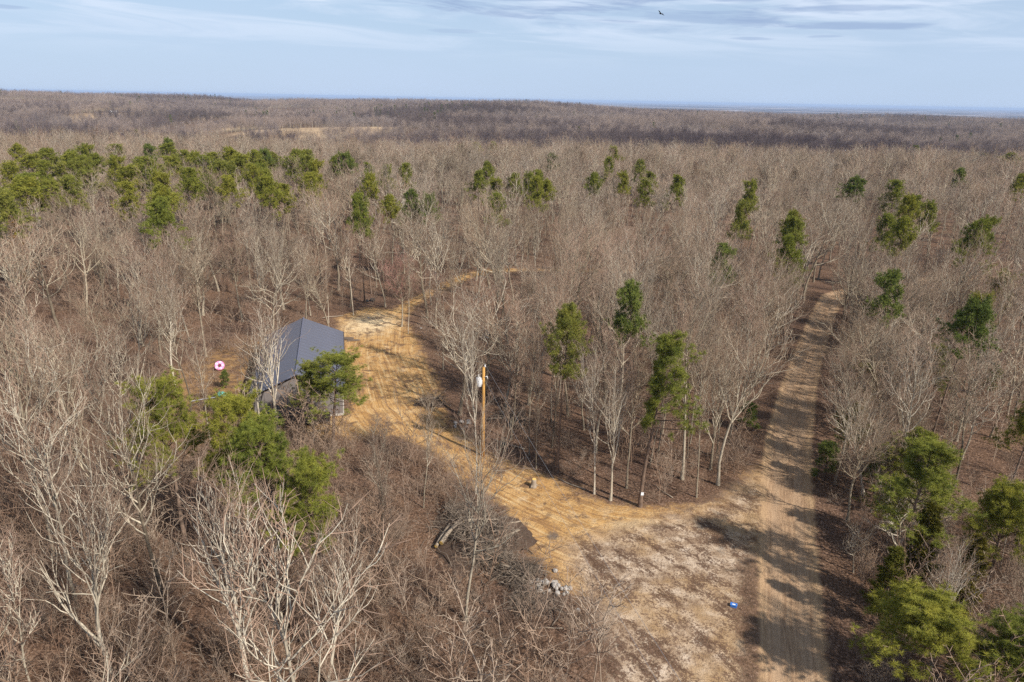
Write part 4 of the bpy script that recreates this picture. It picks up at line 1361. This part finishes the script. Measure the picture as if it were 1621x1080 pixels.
M_FAR_WALL = simple('far wall', (.5, .46, .42), 0.8)
M_FAR_ROOF = simple('pale far roof', (.72, .7, .68), 0.6)
for nm, x, y, s_, lab in (('far_house', -567, 1026, 0.5, 'white roofed house showing small in the distant left wood'), ('far_house', -709, 1191, 0.55, 'tiny pale roof farthest off on the left hillside')):
    r_ = obj(nm, None, None, (x, y, gz(x, y)), (0, 0, 0.5))
    r_.scale = (s_, s_, s_)
    tag(r_, lab, 'house')
    obj('wall', Geo().box((-8, -4.5, -1), (8, 4.5, 5)).mesh('wall', [M_FAR_WALL]), r_)
    g_ = Geo().add([(-8.6, -5.2, 4.9), (8.6, -5.2, 4.9), (8.6, 5.2, 4.9), (-8.6, 5.2, 4.9), (-8.6, 0, 8.2), (8.6, 0, 8.2)], [(0, 1, 5, 4), (2, 3, 4, 5), (3, 2, 1, 0)], [(1, 2, 5), (3, 0, 4)])
    obj('roof', g_.mesh('roof', [M_FAR_ROOF]), r_)
    for k in (-5, 0, 5):
        obj('window', Geo().box((k - .8, -4.56, 1.2), (k + .8, -4.49, 2.8)).mesh('window', [M_DARK]), r_)

# ------------------------------------------------------------------ utility pole and wires
M_POLE = simple('new treated pole', (.50, .27, .075), 0.8, 0.2, 0.2, 3.0)
M_CAN = simple('transformer paint', (.62, .63, .64), 0.45, 0.4, 0.05)
M_WIRE = simple('aluminium wire', (.34, .33, .32), 0.5, 0.4, 0.05)
M_PORC = simple('porcelain', (.75, .74, .72), 0.3, 0.5, 0.05)


def build_pole():
    root = obj('utility_pole', None, None, (-2.4, 55.2, gz(-2.4, 55.2)))
    tag(root, 'orange brown wooden utility pole with a grey transformer at the drive', 'utility pole')
    obj('post', Geo().tube([(0, 0, -.3), (0, 0, 3), (0.02, 0, 6), (0.03, 0, 8.5)], [.17, .155, .135, .115], 12).mesh('post', [M_POLE], True), root)
    can = obj('transformer', Geo().tube([(-.38, -.12, 6.75), (-.38, -.12, 6.8), (-.38, -.12, 7.5), (-.38, -.12, 7.58)], [.2, .24, .24, .19], 14).mesh('transformer', [M_CAN], True), root)
    obj('bushing', Geo().tube([(-.38, -.12, 7.55), (-.38, -.12, 7.66), (-.38, -.12, 7.7), (-.38, -.12, 7.86)], [.05, .07, .04, .03], 8).mesh('bushing', [M_PORC], True), can)
    obj('bracket', Geo().box((-.2, -.15, 6.95), (-.08, -.06, 7.35)).mesh('bracket', [M_CAN]), root)
    obj('cutout', Geo().tube([(.1, -.1, 7.6), (.32, -.16, 7.72), (.4, -.16, 7.45)], [.025, .045, .03], 6).mesh('cutout', [M_PORC], True), root)
    obj('insulator', Geo().tube([(.12, 0, 8.42), (.14, 0, 8.56), (.14, 0, 8.66), (.14, 0, 8.74)], [.03, .07, .05, .03], 8).mesh('insulator', [M_PORC], True), root)
    obj('ground_wire', Geo().tube([(.165, .03, 0), (.15, .03, 4), (.125, .02, 8.3)], .012, 4).mesh('ground_wire', [M_WIRE]), root)
    for nm, z0, z1, sag, lab in (('overhead_wire', 8.74, 9.2, 0.9, 'upper thin wire running from the pole top down past the sand'), ('overhead_wire', 7.3, 7.7, 1.1, 'lower thin wire running from the pole down past the sand')):
        t = np.linspace(0, 1, 24)
        a, b = np.array([-2.26, 55.2, z0 + gz(-2.4, 55.2)]), np.array([16.5, -12.0, z1])
        p = a[None] * (1 - t)[:, None] + b[None] * t[:, None]
        p[:, 2] -= sag * 4 * t * (1 - t)
        tag(obj(nm, Geo().tube(p, .008, 4).mesh(nm, [M_WIRE])), lab, 'wire')


build_pole()

# ------------------------------------------------------------------ brush piles, rocks, small things
M_STICK = simple('cut branches', (.2, .157, .12), 0.9, 0.1, 0.6, 1.4)
M_GAP_SHADE = simple('dark gap shade backing', (.085, .056, .04), 0.95, 0.1, 0.5, 4.0)  # dark colour standing in for the shade between piled sticks
M_LOG = simple('log bark', (.3, .24, .18), 0.9, 0.1, 0.3, 4.0)
M_CUT = simple('fresh cut wood', (.66, .44, .13), 0.8, 0.2, 0.1)
M_ROCK = simple('pale rock', (.34, .305, .27), 0.9, 0.15, 0.3, 2.5)


def brush_pile(x, y, rx, ry, h, n, seed, label, logs=(), ln=(0.8, 2.6)):
    rng = np.random.default_rng(seed)
    root = obj('brush_pile', None, None, (x, y, gz(x, y)))
    tag(root, label, 'brush pile')
    lobes = np.column_stack([rng.uniform(-.62, .62, (7, 2)), rng.uniform(.4, .75, 7), rng.uniform(.4, 1.0, 7)])
    w_ = rng.integers(0, 7, n)
    q = np.abs(rng.normal(0, 0.55, n))
    a = rng.random(n) * 6.28
    px = (lobes[w_, 0] + q * np.cos(a) * lobes[w_, 2]) * rx
    py = (lobes[w_, 1] + q * np.sin(a) * lobes[w_, 2]) * ry
    pz = np.exp(-q * q * 2.0) * h * lobes[w_, 3] * rng.uniform(0.1, 1.0, n) + 0.05
    L = rng.uniform(*ln, n)
    az = rng.random(n) * 6.28
    d = np.column_stack([np.cos(az), np.sin(az), rng.normal(0.08, 0.4, n)])
    st = np.column_stack([px, py, pz]) - unit(d) * (L / 2)[:, None] * 0.8
    st[:, 2] = np.maximum(st[:, 2], 0.02)
    b = grow(rng, st, d, L, 4, 0.24, 0.0)
    b[:, :, 2] = np.maximum(b[:, :, 2], 0.015)
    r = (0.01 + 0.045 * rng.random(n) ** 2)[:, None] * (1 - 0.6 * np.linspace(0, 1, 5))[None]
    g_ = Geo().add(*tubes(b, r, 4))
    p, d, par, t, rr = spawn(rng, b, r, 4, 0.3, 1.0, 40, 12)
    b2 = grow(rng, p, d, rng.uniform(0.25, 0.8, len(t)), 2, 0.15, 0.02)
    g_.add(*tubes(b2, np.full((len(t), 1), .007) * np.array([[1, .8, .5]]), 3))
    # dark backing mound added under the sticks, gap shade put into its colour
    nr, na = 9, 26
    rr2, aa = np.meshgrid(np.linspace(0, 1, nr), np.arange(na) / na * 2 * np.pi, indexing='ij')
    edge_ = 1.0 + 0.16 * np.sin(aa * 3 + seed) + 0.09 * np.sin(aa * 7 + 2 * seed)
    mz = 0.42 * h * (1 - rr2 ** 2) * (1 + 0.35 * np.sin(aa * 4 + rr2 * 7)) - 0.04 + rng.normal(0, 0.03, rr2.shape) * (rr2 < 0.95)
    mv = np.stack([rr2 * np.cos(aa) * edge_ * rx * 0.92, rr2 * np.sin(aa) * edge_ * ry * 0.92, mz], -1).reshape(-1, 3)
    ii, jj = np.meshgrid(np.arange(nr - 1), np.arange(na), indexing='ij')
    mq = np.stack([ii * na + jj, (ii + 1) * na + jj, (ii + 1) * na + (jj + 1) % na, ii * na + (jj + 1) % na], -1).reshape(-1, 4)
    obj('gap_shade_mound', qmesh('gap_shade_mound', mv, mq, None, [M_GAP_SHADE]), root)
    st_o = obj('sticks', g_.mesh('sticks', [M_STICK], True), root)
    st_o['kind'] = 'stuff'
    for (ax, ay, az_, bx, by, bz, lr) in logs:
        m = [(ax * (1 - t) + bx * t, ay * (1 - t) + by * t, az_ * (1 - t) + bz * t + 0.06 * math.sin(t * 5)) for t in np.linspace(0, 1, 6)]
        lo = obj('log', Geo().tube(m, np.linspace(lr, lr * .7, 6), 8).mesh('log', [M_LOG], True), root)
        dv = Vector(m[0]) - Vector(m[1])
        c = Vector(m[0]) + dv.normalized() * .006
        obj('cut_end', Geo().tube([tuple(c - dv.normalized() * .02), tuple(c)], lr * .97, 10).mesh('cut_end', [M_CUT]), lo)
    return root


brush_pile(-2.1, 42.6, 3.9, 4.3, 1.6, 900, 1, 'large tangled pile of cut branches beside the clay drive',
           [(-2.6, -1.3, .55, -1.4, 1.6, .8, .16), (-2.95, -1.35, .3, -2.2, 1.4, .45, .13), (0.9, -1.4, .7, 2.9, .6, .5, .1), (-.5, -2.6, .3, 1.6, -1.8, .4, .1), (1.5, .8, .6, 3.0, 2.1, .25, .08), (-1.2, .8, 1.0, 1.4, 1.6, .7, .09)])
brush_pile(0.6, 38.6, 1.9, 1.9, 0.9, 300, 6, 'messy band of dark brush between the big pile and the rocks', [(-1.2, .6, .4, .9, -.5, .5, .08)])
brush_pile(1.8, 36.0, 1.9, 1.5, 0.6, 130, 2, 'low dark heap of twigs in front of the pale rocks')
brush_pile(-8.4, 66.0, 1.9, 1.5, 0.7, 120, 3, 'grey heap of brush at the left side of the drive neck', [(-1.2, -.6, .4, 1.0, .6, .5, .1)])
brush_pile(-0.4, 62.6, 2.1, 1.1, 0.9, 110, 4, 'fallen pale limbs heaped behind the utility pole', [(-2.0, -.3, .25, 1.8, .2, .3, .1), (-1.6, .4, .3, 2.0, -.7, .5, .08), (-.8, .8, .6, 1.7, -.5, .7, .07)], (1.2, 3.4))


def rock_mesh(seed):
    import bmesh
    rng = np.random.default_rng(seed)
    bm = bmesh.new()
    bmesh.ops.create_icosphere(bm, subdivisions=2, radius=1.0)
    f = rng.normal(0, 1, (5, 3))
    for v_ in bm.verts:
        c = np.array(v_.co)
        k = 1 + 0.16 * sum(math.sin(c @ a * 1.7 + i) for i, a in enumerate(f)) / 2
        v_.co = Vector((c[0] * k * 1.15, c[1] * k, max(c[2] * k * 0.75, -0.45)))
    me = bpy.data.meshes.new('rock')
    bm.to_mesh(me)
    bm.free()
    me.materials.append(M_ROCK)
    return me


ROCKS = [rock_mesh(i) for i in range(4)]
rr_ = np.random.default_rng(8)


def rock(x, y, dz, s_, label, group=None):
    o = obj('rock', ROCKS[rr_.integers(0, 4)], None, (x, y, gz(x, y) + s_ * .3 + dz), (rr_.normal(0, .25), rr_.normal(0, .25), rr_.random() * 6.28), (s_, s_, s_))
    tag(o, label, 'rock', group)


for k in range(34):
    a, q = rr_.random() * 6.28, math.sqrt(rr_.random())
    rock(2.7 + q * math.cos(a) * 1.45, 37.3 + q * math.sin(a) * .8 - 0.25 * q * math.cos(a), (1 - q) * .32, rr_.uniform(.09, .2), 'pale rock in the heap at the edge of the brush', 'pale rock heap')
for k in range(12):
    a, q = rr_.random() * 6.28, math.sqrt(rr_.random())
    rock(-4.6 + q * math.cos(a) * .9, 61.2 + q * math.sin(a) * 1.0, (1 - q) * .2, rr_.uniform(.1, .22), 'white rock in the small heap behind the forked tree', 'white rock heap')
rock(3.2, 39.1, 0, .17, 'single pale rock lying on the ochre clay')
rock(4.4, 35.3, 0, .14, 'grey stone at the sand edge below the rock heap')
for x, y, lab in ((-20.8, 95.8, 'small white lump at the litter behind the clearing'), (-12.6, 91.0, 'small white lump on the litter right of the drive bend'), (-5.8, 79.0, 'small pale stone in the litter right of the drive')):
    rock(x, y, 0, .17, lab)


def build_stump():
    root = obj('tree_stump', None, None, (2.0, 50.2, gz(2, 50.2)))
    tag(root, 'short cut tree stump on the clay right of the pole', 'stump')
    obj('bole', Geo().tube([(0, 0, -.1), (0, 0, .08), (.02, 0, .5), (.03, 0, .7)], [.34, .25, .2, .19], 10).mesh('bole', [M_LOG], True), root)
    obj('cut_top', Geo().tube([(.03, 0, .69), (.03, 0, .707)], .185, 10).mesh('cut_top', [M_CUT]), root)
    for a in (0.3, 2.1, 4.0):
        obj('root_flare', Geo().tube([(.12 * math.cos(a), .12 * math.sin(a), .22), (.38 * math.cos(a), .38 * math.sin(a), .02)], [.1, .04], 6).mesh('root_flare', [M_LOG], True), root)


build_stump()


def ring_mesh(R_, r_, m, name, n=28, k=10):
    a = np.arange(n) / n * 2 * np.pi
    b = np.arange(k) / k * 2 * np.pi
    v = np.stack([(R_ + r_ * np.cos(b)[None]) * np.cos(a)[:, None], (R_ + r_ * np.cos(b)[None]) * np.sin(a)[:, None], np.broadcast_to(r_ * np.sin(b)[None], (n, k))], -1).reshape(-1, 3)
    i, j = np.meshgrid(np.arange(n), np.arange(k), indexing='ij')
    q = np.stack([i * k + j, ((i + 1) % n) * k + j, ((i + 1) % n) * k + (j + 1) % k, i * k + (j + 1) % k], -1).reshape(-1, 4)
    return qmesh(name, v, q, None, [m])


M_PINK = simple('pink plastic', (.85, .28, .55), 0.5, 0.4, 0.08)
M_PALE_PINK = simple('pale pink plastic', (.9, .55, .72), 0.5, 0.4, 0.08)
M_TEAL = simple('teal plastic', (.16, .62, .55), 0.5, 0.4, 0.1)
M_BLUE = simple('blue plastic', (.05, .19, .55), 0.45, 0.4, 0.08)
M_WHITE = simple('white plastic', (.75, .76, .78), 0.5, 0.4, 0.05)
M_BLACK = simple('black rubber', (.02, .02, .022), 0.7, 0.3, 0.2)

pf = obj('swim_ring', None, None, (-33.3, 73.7, gz(-33.3, 73.7) + .55), (R(58), 0, R(18)))
tag(pf, 'bright pink ring with a dark hole at a tree left of the house', 'ring')
obj('tube', ring_mesh(.36, .2, M_PINK, 'tube'), pf)
for k in range(5):
    a = k * 2 * math.pi / 5
    obj('petal', ring_mesh(.1, .07, M_PALE_PINK, 'petal', 12, 6), pf, (.36 * math.cos(a), .36 * math.sin(a), .15))

tl = obj('plastic_slide_toy', None, None, (-30.0, 66.1, gz(-30, 66.1)), (0, 0, 0.5))
tag(tl, 'teal plastic toy lying on the litter left of the house', 'toy')
obj('shell', Geo().tube([(-.5, 0, .12), (-.3, 0, .3), (.1, 0, .3), (.5, 0, .14)], [.14, .26, .24, .12], 8).mesh('shell', [M_TEAL], True), tl)
obj('handle', Geo().tube([(-.25, -.2, .4), (-.2, 0, .66), (-.25, .2, .4)], .05, 6).mesh('handle', [M_TEAL], True), tl)
obj('foot', Geo().box((.1, -.35, .0), (.4, .35, .1)).mesh('foot', [M_WHITE]), tl)

pp = obj('white_pipe', None, None, (0, 0, 0))
tag(pp, 'thin white pipe lying on the ground left of the teal toy', 'pipe')
z_ = gz(-31, 65)
obj('tube', Geo().tube([(-32.6, 64.6, z_ + .08), (-31.4, 65.25, z_ + .1), (-30.5, 65.75, z_ + .08)], .05, 8).mesh('tube', [M_WHITE], True), pp)
obj('coupling', Geo().tube([(-31.55, 65.17, z_ + .098), (-31.3, 65.3, z_ + .1)], .065, 8).mesh('coupling', [M_WHITE], True), pp)

tr_ = obj('blue_tray', None, None, (14.3, 36.0, gz(14.3, 36.0)), (0, 0, -0.35), (.72, .72, .72))
tag(tr_, 'small blue plastic box with a pale lid panel on the sand', 'box')
obj('shell', Geo().box((-.26, -.17, 0), (.26, .17, .2)).mesh('shell', [M_BLUE]), tr_)
obj('rim', Geo().box((-.29, -.2, .19), (.29, -.12, .25)).box((-.29, .12, .19), (.29, .2, .25)).box((-.29, -.119, .19), (-.2, .119, .25)).box((.2, -.119, .19), (.29, .119, .25)).mesh('rim', [M_BLUE]), tr_)
obj('lid_panel', Geo().box((-.13, -.07, .2), (.13, .07, .235)).mesh('lid_panel', [M_WHITE]), tr_)

ty = obj('old_tyre', ring_mesh(.33, .13, M_BLACK, 'old_tyre'), None, (-22.9, 104.6, gz(-22.9, 104.6) + .12))
tag(ty, 'black tyre lying flat at the back of the clearing, left one', 'tyre')
ty = obj('old_tyre', ring_mesh(.3, .12, M_BLACK, 'old_tyre'), None, (-22.0, 104.9, gz(-22, 104.9) + .22), (0.3, 0.2, 0))
tag(ty, 'tilted black tyre at the back of the clearing, right one', 'tyre')
M_BOARD = simple('weathered boards', (.16, .12, .09), 0.85, 0.15, 0.3, 3.0)
for k, (x, y, rz, lab) in enumerate(((-21.6, 86.2, 0.1, 'dark weathered board nearest the back right corner of the house'), (-21.3, 85.6, -.15, 'dark weathered board in the middle of three beside the house'), (-20.6, 85.2, .3, 'short dark board lowest of three beside the house'))):
    tag(obj('timber_board', Geo().box((-.8, -.14, .02), (.8, .14, .14)).box((-.7, -.1, .142), (.6, .1, .2)).mesh('timber_board', [M_BOARD]), None, (x, y, gz(x, y)), (0, 0.02, rz)), lab, 'board')
for k, (x, y, L_, rz, r_, lab) in enumerate(((-0.2, 57.5, 3.6, 2.6, .07, 'thin fallen log along the wood edge right of the pole'), (5.2, 50.6, 2.6, 2.5, .06, 'fallen branch at the wood edge left of the slim pale tree'), (12.6, 49.6, 2.2, 2.1, .05, 'pale fallen stick right of the leaning pine'),
                                           (2.2, 37.7, .0, 0, 0, ''), (2.5, 33.6, 1.8, .1, .05, 'short pale log lying in brush below the rock heap'), (-26, 96, 3.0, .5, .08, 'grey log lying behind the house by the white sapling'))):
    if not lab:
        continue
    p = [(t * L_ - L_ / 2, .08 * math.sin(t * 4), r_ + .03 * math.sin(t * 7)) for t in np.linspace(0, 1, 7)]
    lo = obj('fallen_log', Geo().tube(p, np.linspace(r_, r_ * .6, 7), 7).mesh('fallen_log', [M_LOG], True), None, (x, y, gz(x, y) + .02), (0, 0, rz))
    tag(lo, lab, 'log')
mk = obj('trail_marker', None, None, (10.36, 47.22, gz(10.4, 47.2) + 1.25), (0, 0, 0.1))
tag(mk, 'small white tag on the trunk of the leaning pine', 'tag')
obj('plate', Geo().box((-.11, -.03, -.13), (.11, -.01, .13)).mesh('plate', [M_WHITE]), mk)
obj('nail', Geo().tube([(0, -.04, .08), (0, -.005, .08)], .012, 6).mesh('nail', [M_DARK]), mk)


# ------------------------------------------------------------------ bird
def build_bird():
    M_BIRD = simple('black feathers', (.012, .012, .014), 0.7, 0.2, 0.2)
    d = 62.0
    root = obj('bird', None, None, (0.1822 * d, 0.9775 * d, EYE + 0.1062 * d), (0.1, 0.45, 0.6), (.62, .62, .62))
    tag(root, 'black bird gliding high in the pale sky', 'bird')
    obj('body', Geo().tube([(0, -.26, 0), (0, -.22, .0), (0, -.12, .01), (0, .05, .0), (0, .17, .02), (0, .23, .03), (0, .27, .03), (0, .32, .02)], [.01, .03, .055, .07, .05, .04, .035, .006], 8).mesh('body', [M_BIRD], True), root)
    for s_ in (-1, 1):
        w = [(s_ * .04, .10, .03), (s_ * .25, .15, .11), (s_ * .5, .06, .14), (s_ * .62, -.04, .12), (s_ * .45, -.1, .12), (s_ * .22, -.1, .09), (s_ * .04, -.1, .02)]
        v = [(x, y, z + .006) for x, y, z in w] + [(x, y, z - .006) for x, y, z in w]
        n = 7
        g_ = Geo().add(v, [(i, (i + 1) % n, n + (i + 1) % n, n + i) for i in range(n)], [(0, i, i + 1) for i in range(1, 6)] + [(n, n + i + 1, n + i) for i in range(1, 6)])
        obj('wing', g_.mesh('wing', [M_BIRD]), root)
    obj('tail', Geo().add([(-.03, -.22, .004), (.03, -.22, .004), (.09, -.42, .004), (-.09, -.42, .004), (-.03, -.22, -.004), (.03, -.22, -.004), (.09, -.42, -.004), (-.09, -.42, -.004)],
                          [(0, 3, 2, 1), (4, 5, 6, 7), (0, 1, 5, 4), (1, 2, 6, 5), (2, 3, 7, 6), (3, 0, 4, 7)]).mesh('tail', [M_BIRD]), root)


build_bird()

# ------------------------------------------------------------------ haze: one box of thin even air round everything
HAZE = True
if HAZE:
    me = Geo().box((-36000, -900, -80), (36000, 45000, EYE + 12)).mesh('haze')
    hz = obj('haze', me)
    hm = bpy.data.materials.new('thin air')
    hm.use_nodes = True
    hm.node_tree.nodes.clear()
    ho = hm.node_tree.nodes.new('ShaderNodeOutputMaterial')
    pv = hm.node_tree.nodes.new('ShaderNodeVolumePrincipled')
    pv.inputs['Color'].default_value = (.56, .72, 1.0, 1)
    pv.inputs['Density'].default_value = 0.00006
    hm.node_tree.links.new(pv.outputs[0], ho.inputs['Volume'])
    me.materials.append(hm)
    tag(hz, 'thin bluish air paling the distant woods and plain', 'haze', None, 'stuff')


# ------------------------------------------------------------------ labels: say which one where its place tells
def ordinal_labels():
    by = {}
    for o in bpy.data.objects:
        if o.parent is None and o.get('category') == 'tree' and o.get('group'):
            by.setdefault(o['label'], []).append(o)
    words = ['second', 'third', 'fourth', 'fifth', 'sixth', 'seventh', 'eighth']
    for lab, lst in by.items():
        if len(lst) < 2:
            continue
        lst.sort(key=lambda o: o.location.x / max(o.location.y, 1))
        n = len(lst)
        if n == 2:
            lst[0]['label'] = lab + ', the left one'
            lst[1]['label'] = lab + ', the right one'
        elif n <= 9:
            for k, o in enumerate(lst):
                o['label'] = lab + (', leftmost' if k == 0 else ', rightmost' if k == n - 1 else ', %s from left' % words[k - 1])
        else:
            used = set()

            def give(o, w):
                if o.name not in used:
                    used.add(o.name)
                    o['label'] = lab + ', ' + w
            for k in range(4):
                give(lst[k], 'leftmost' if k == 0 else words[k - 1] + ' from left')
                give(lst[-1 - k], 'rightmost' if k == 0 else words[k - 1] + ' from right')
            if 'pine' in lab:
                big_ = sorted(lst, key=lambda o: -o.scale.x)
                give(big_[0], 'widest crowned')
                give(big_[-1], 'narrowest crowned')
            near = sorted(lst, key=lambda o: math.hypot(o.location.x, o.location.y))
            give(near[0], 'nearest')
            give(near[-1], 'farthest')


ordinal_labels()
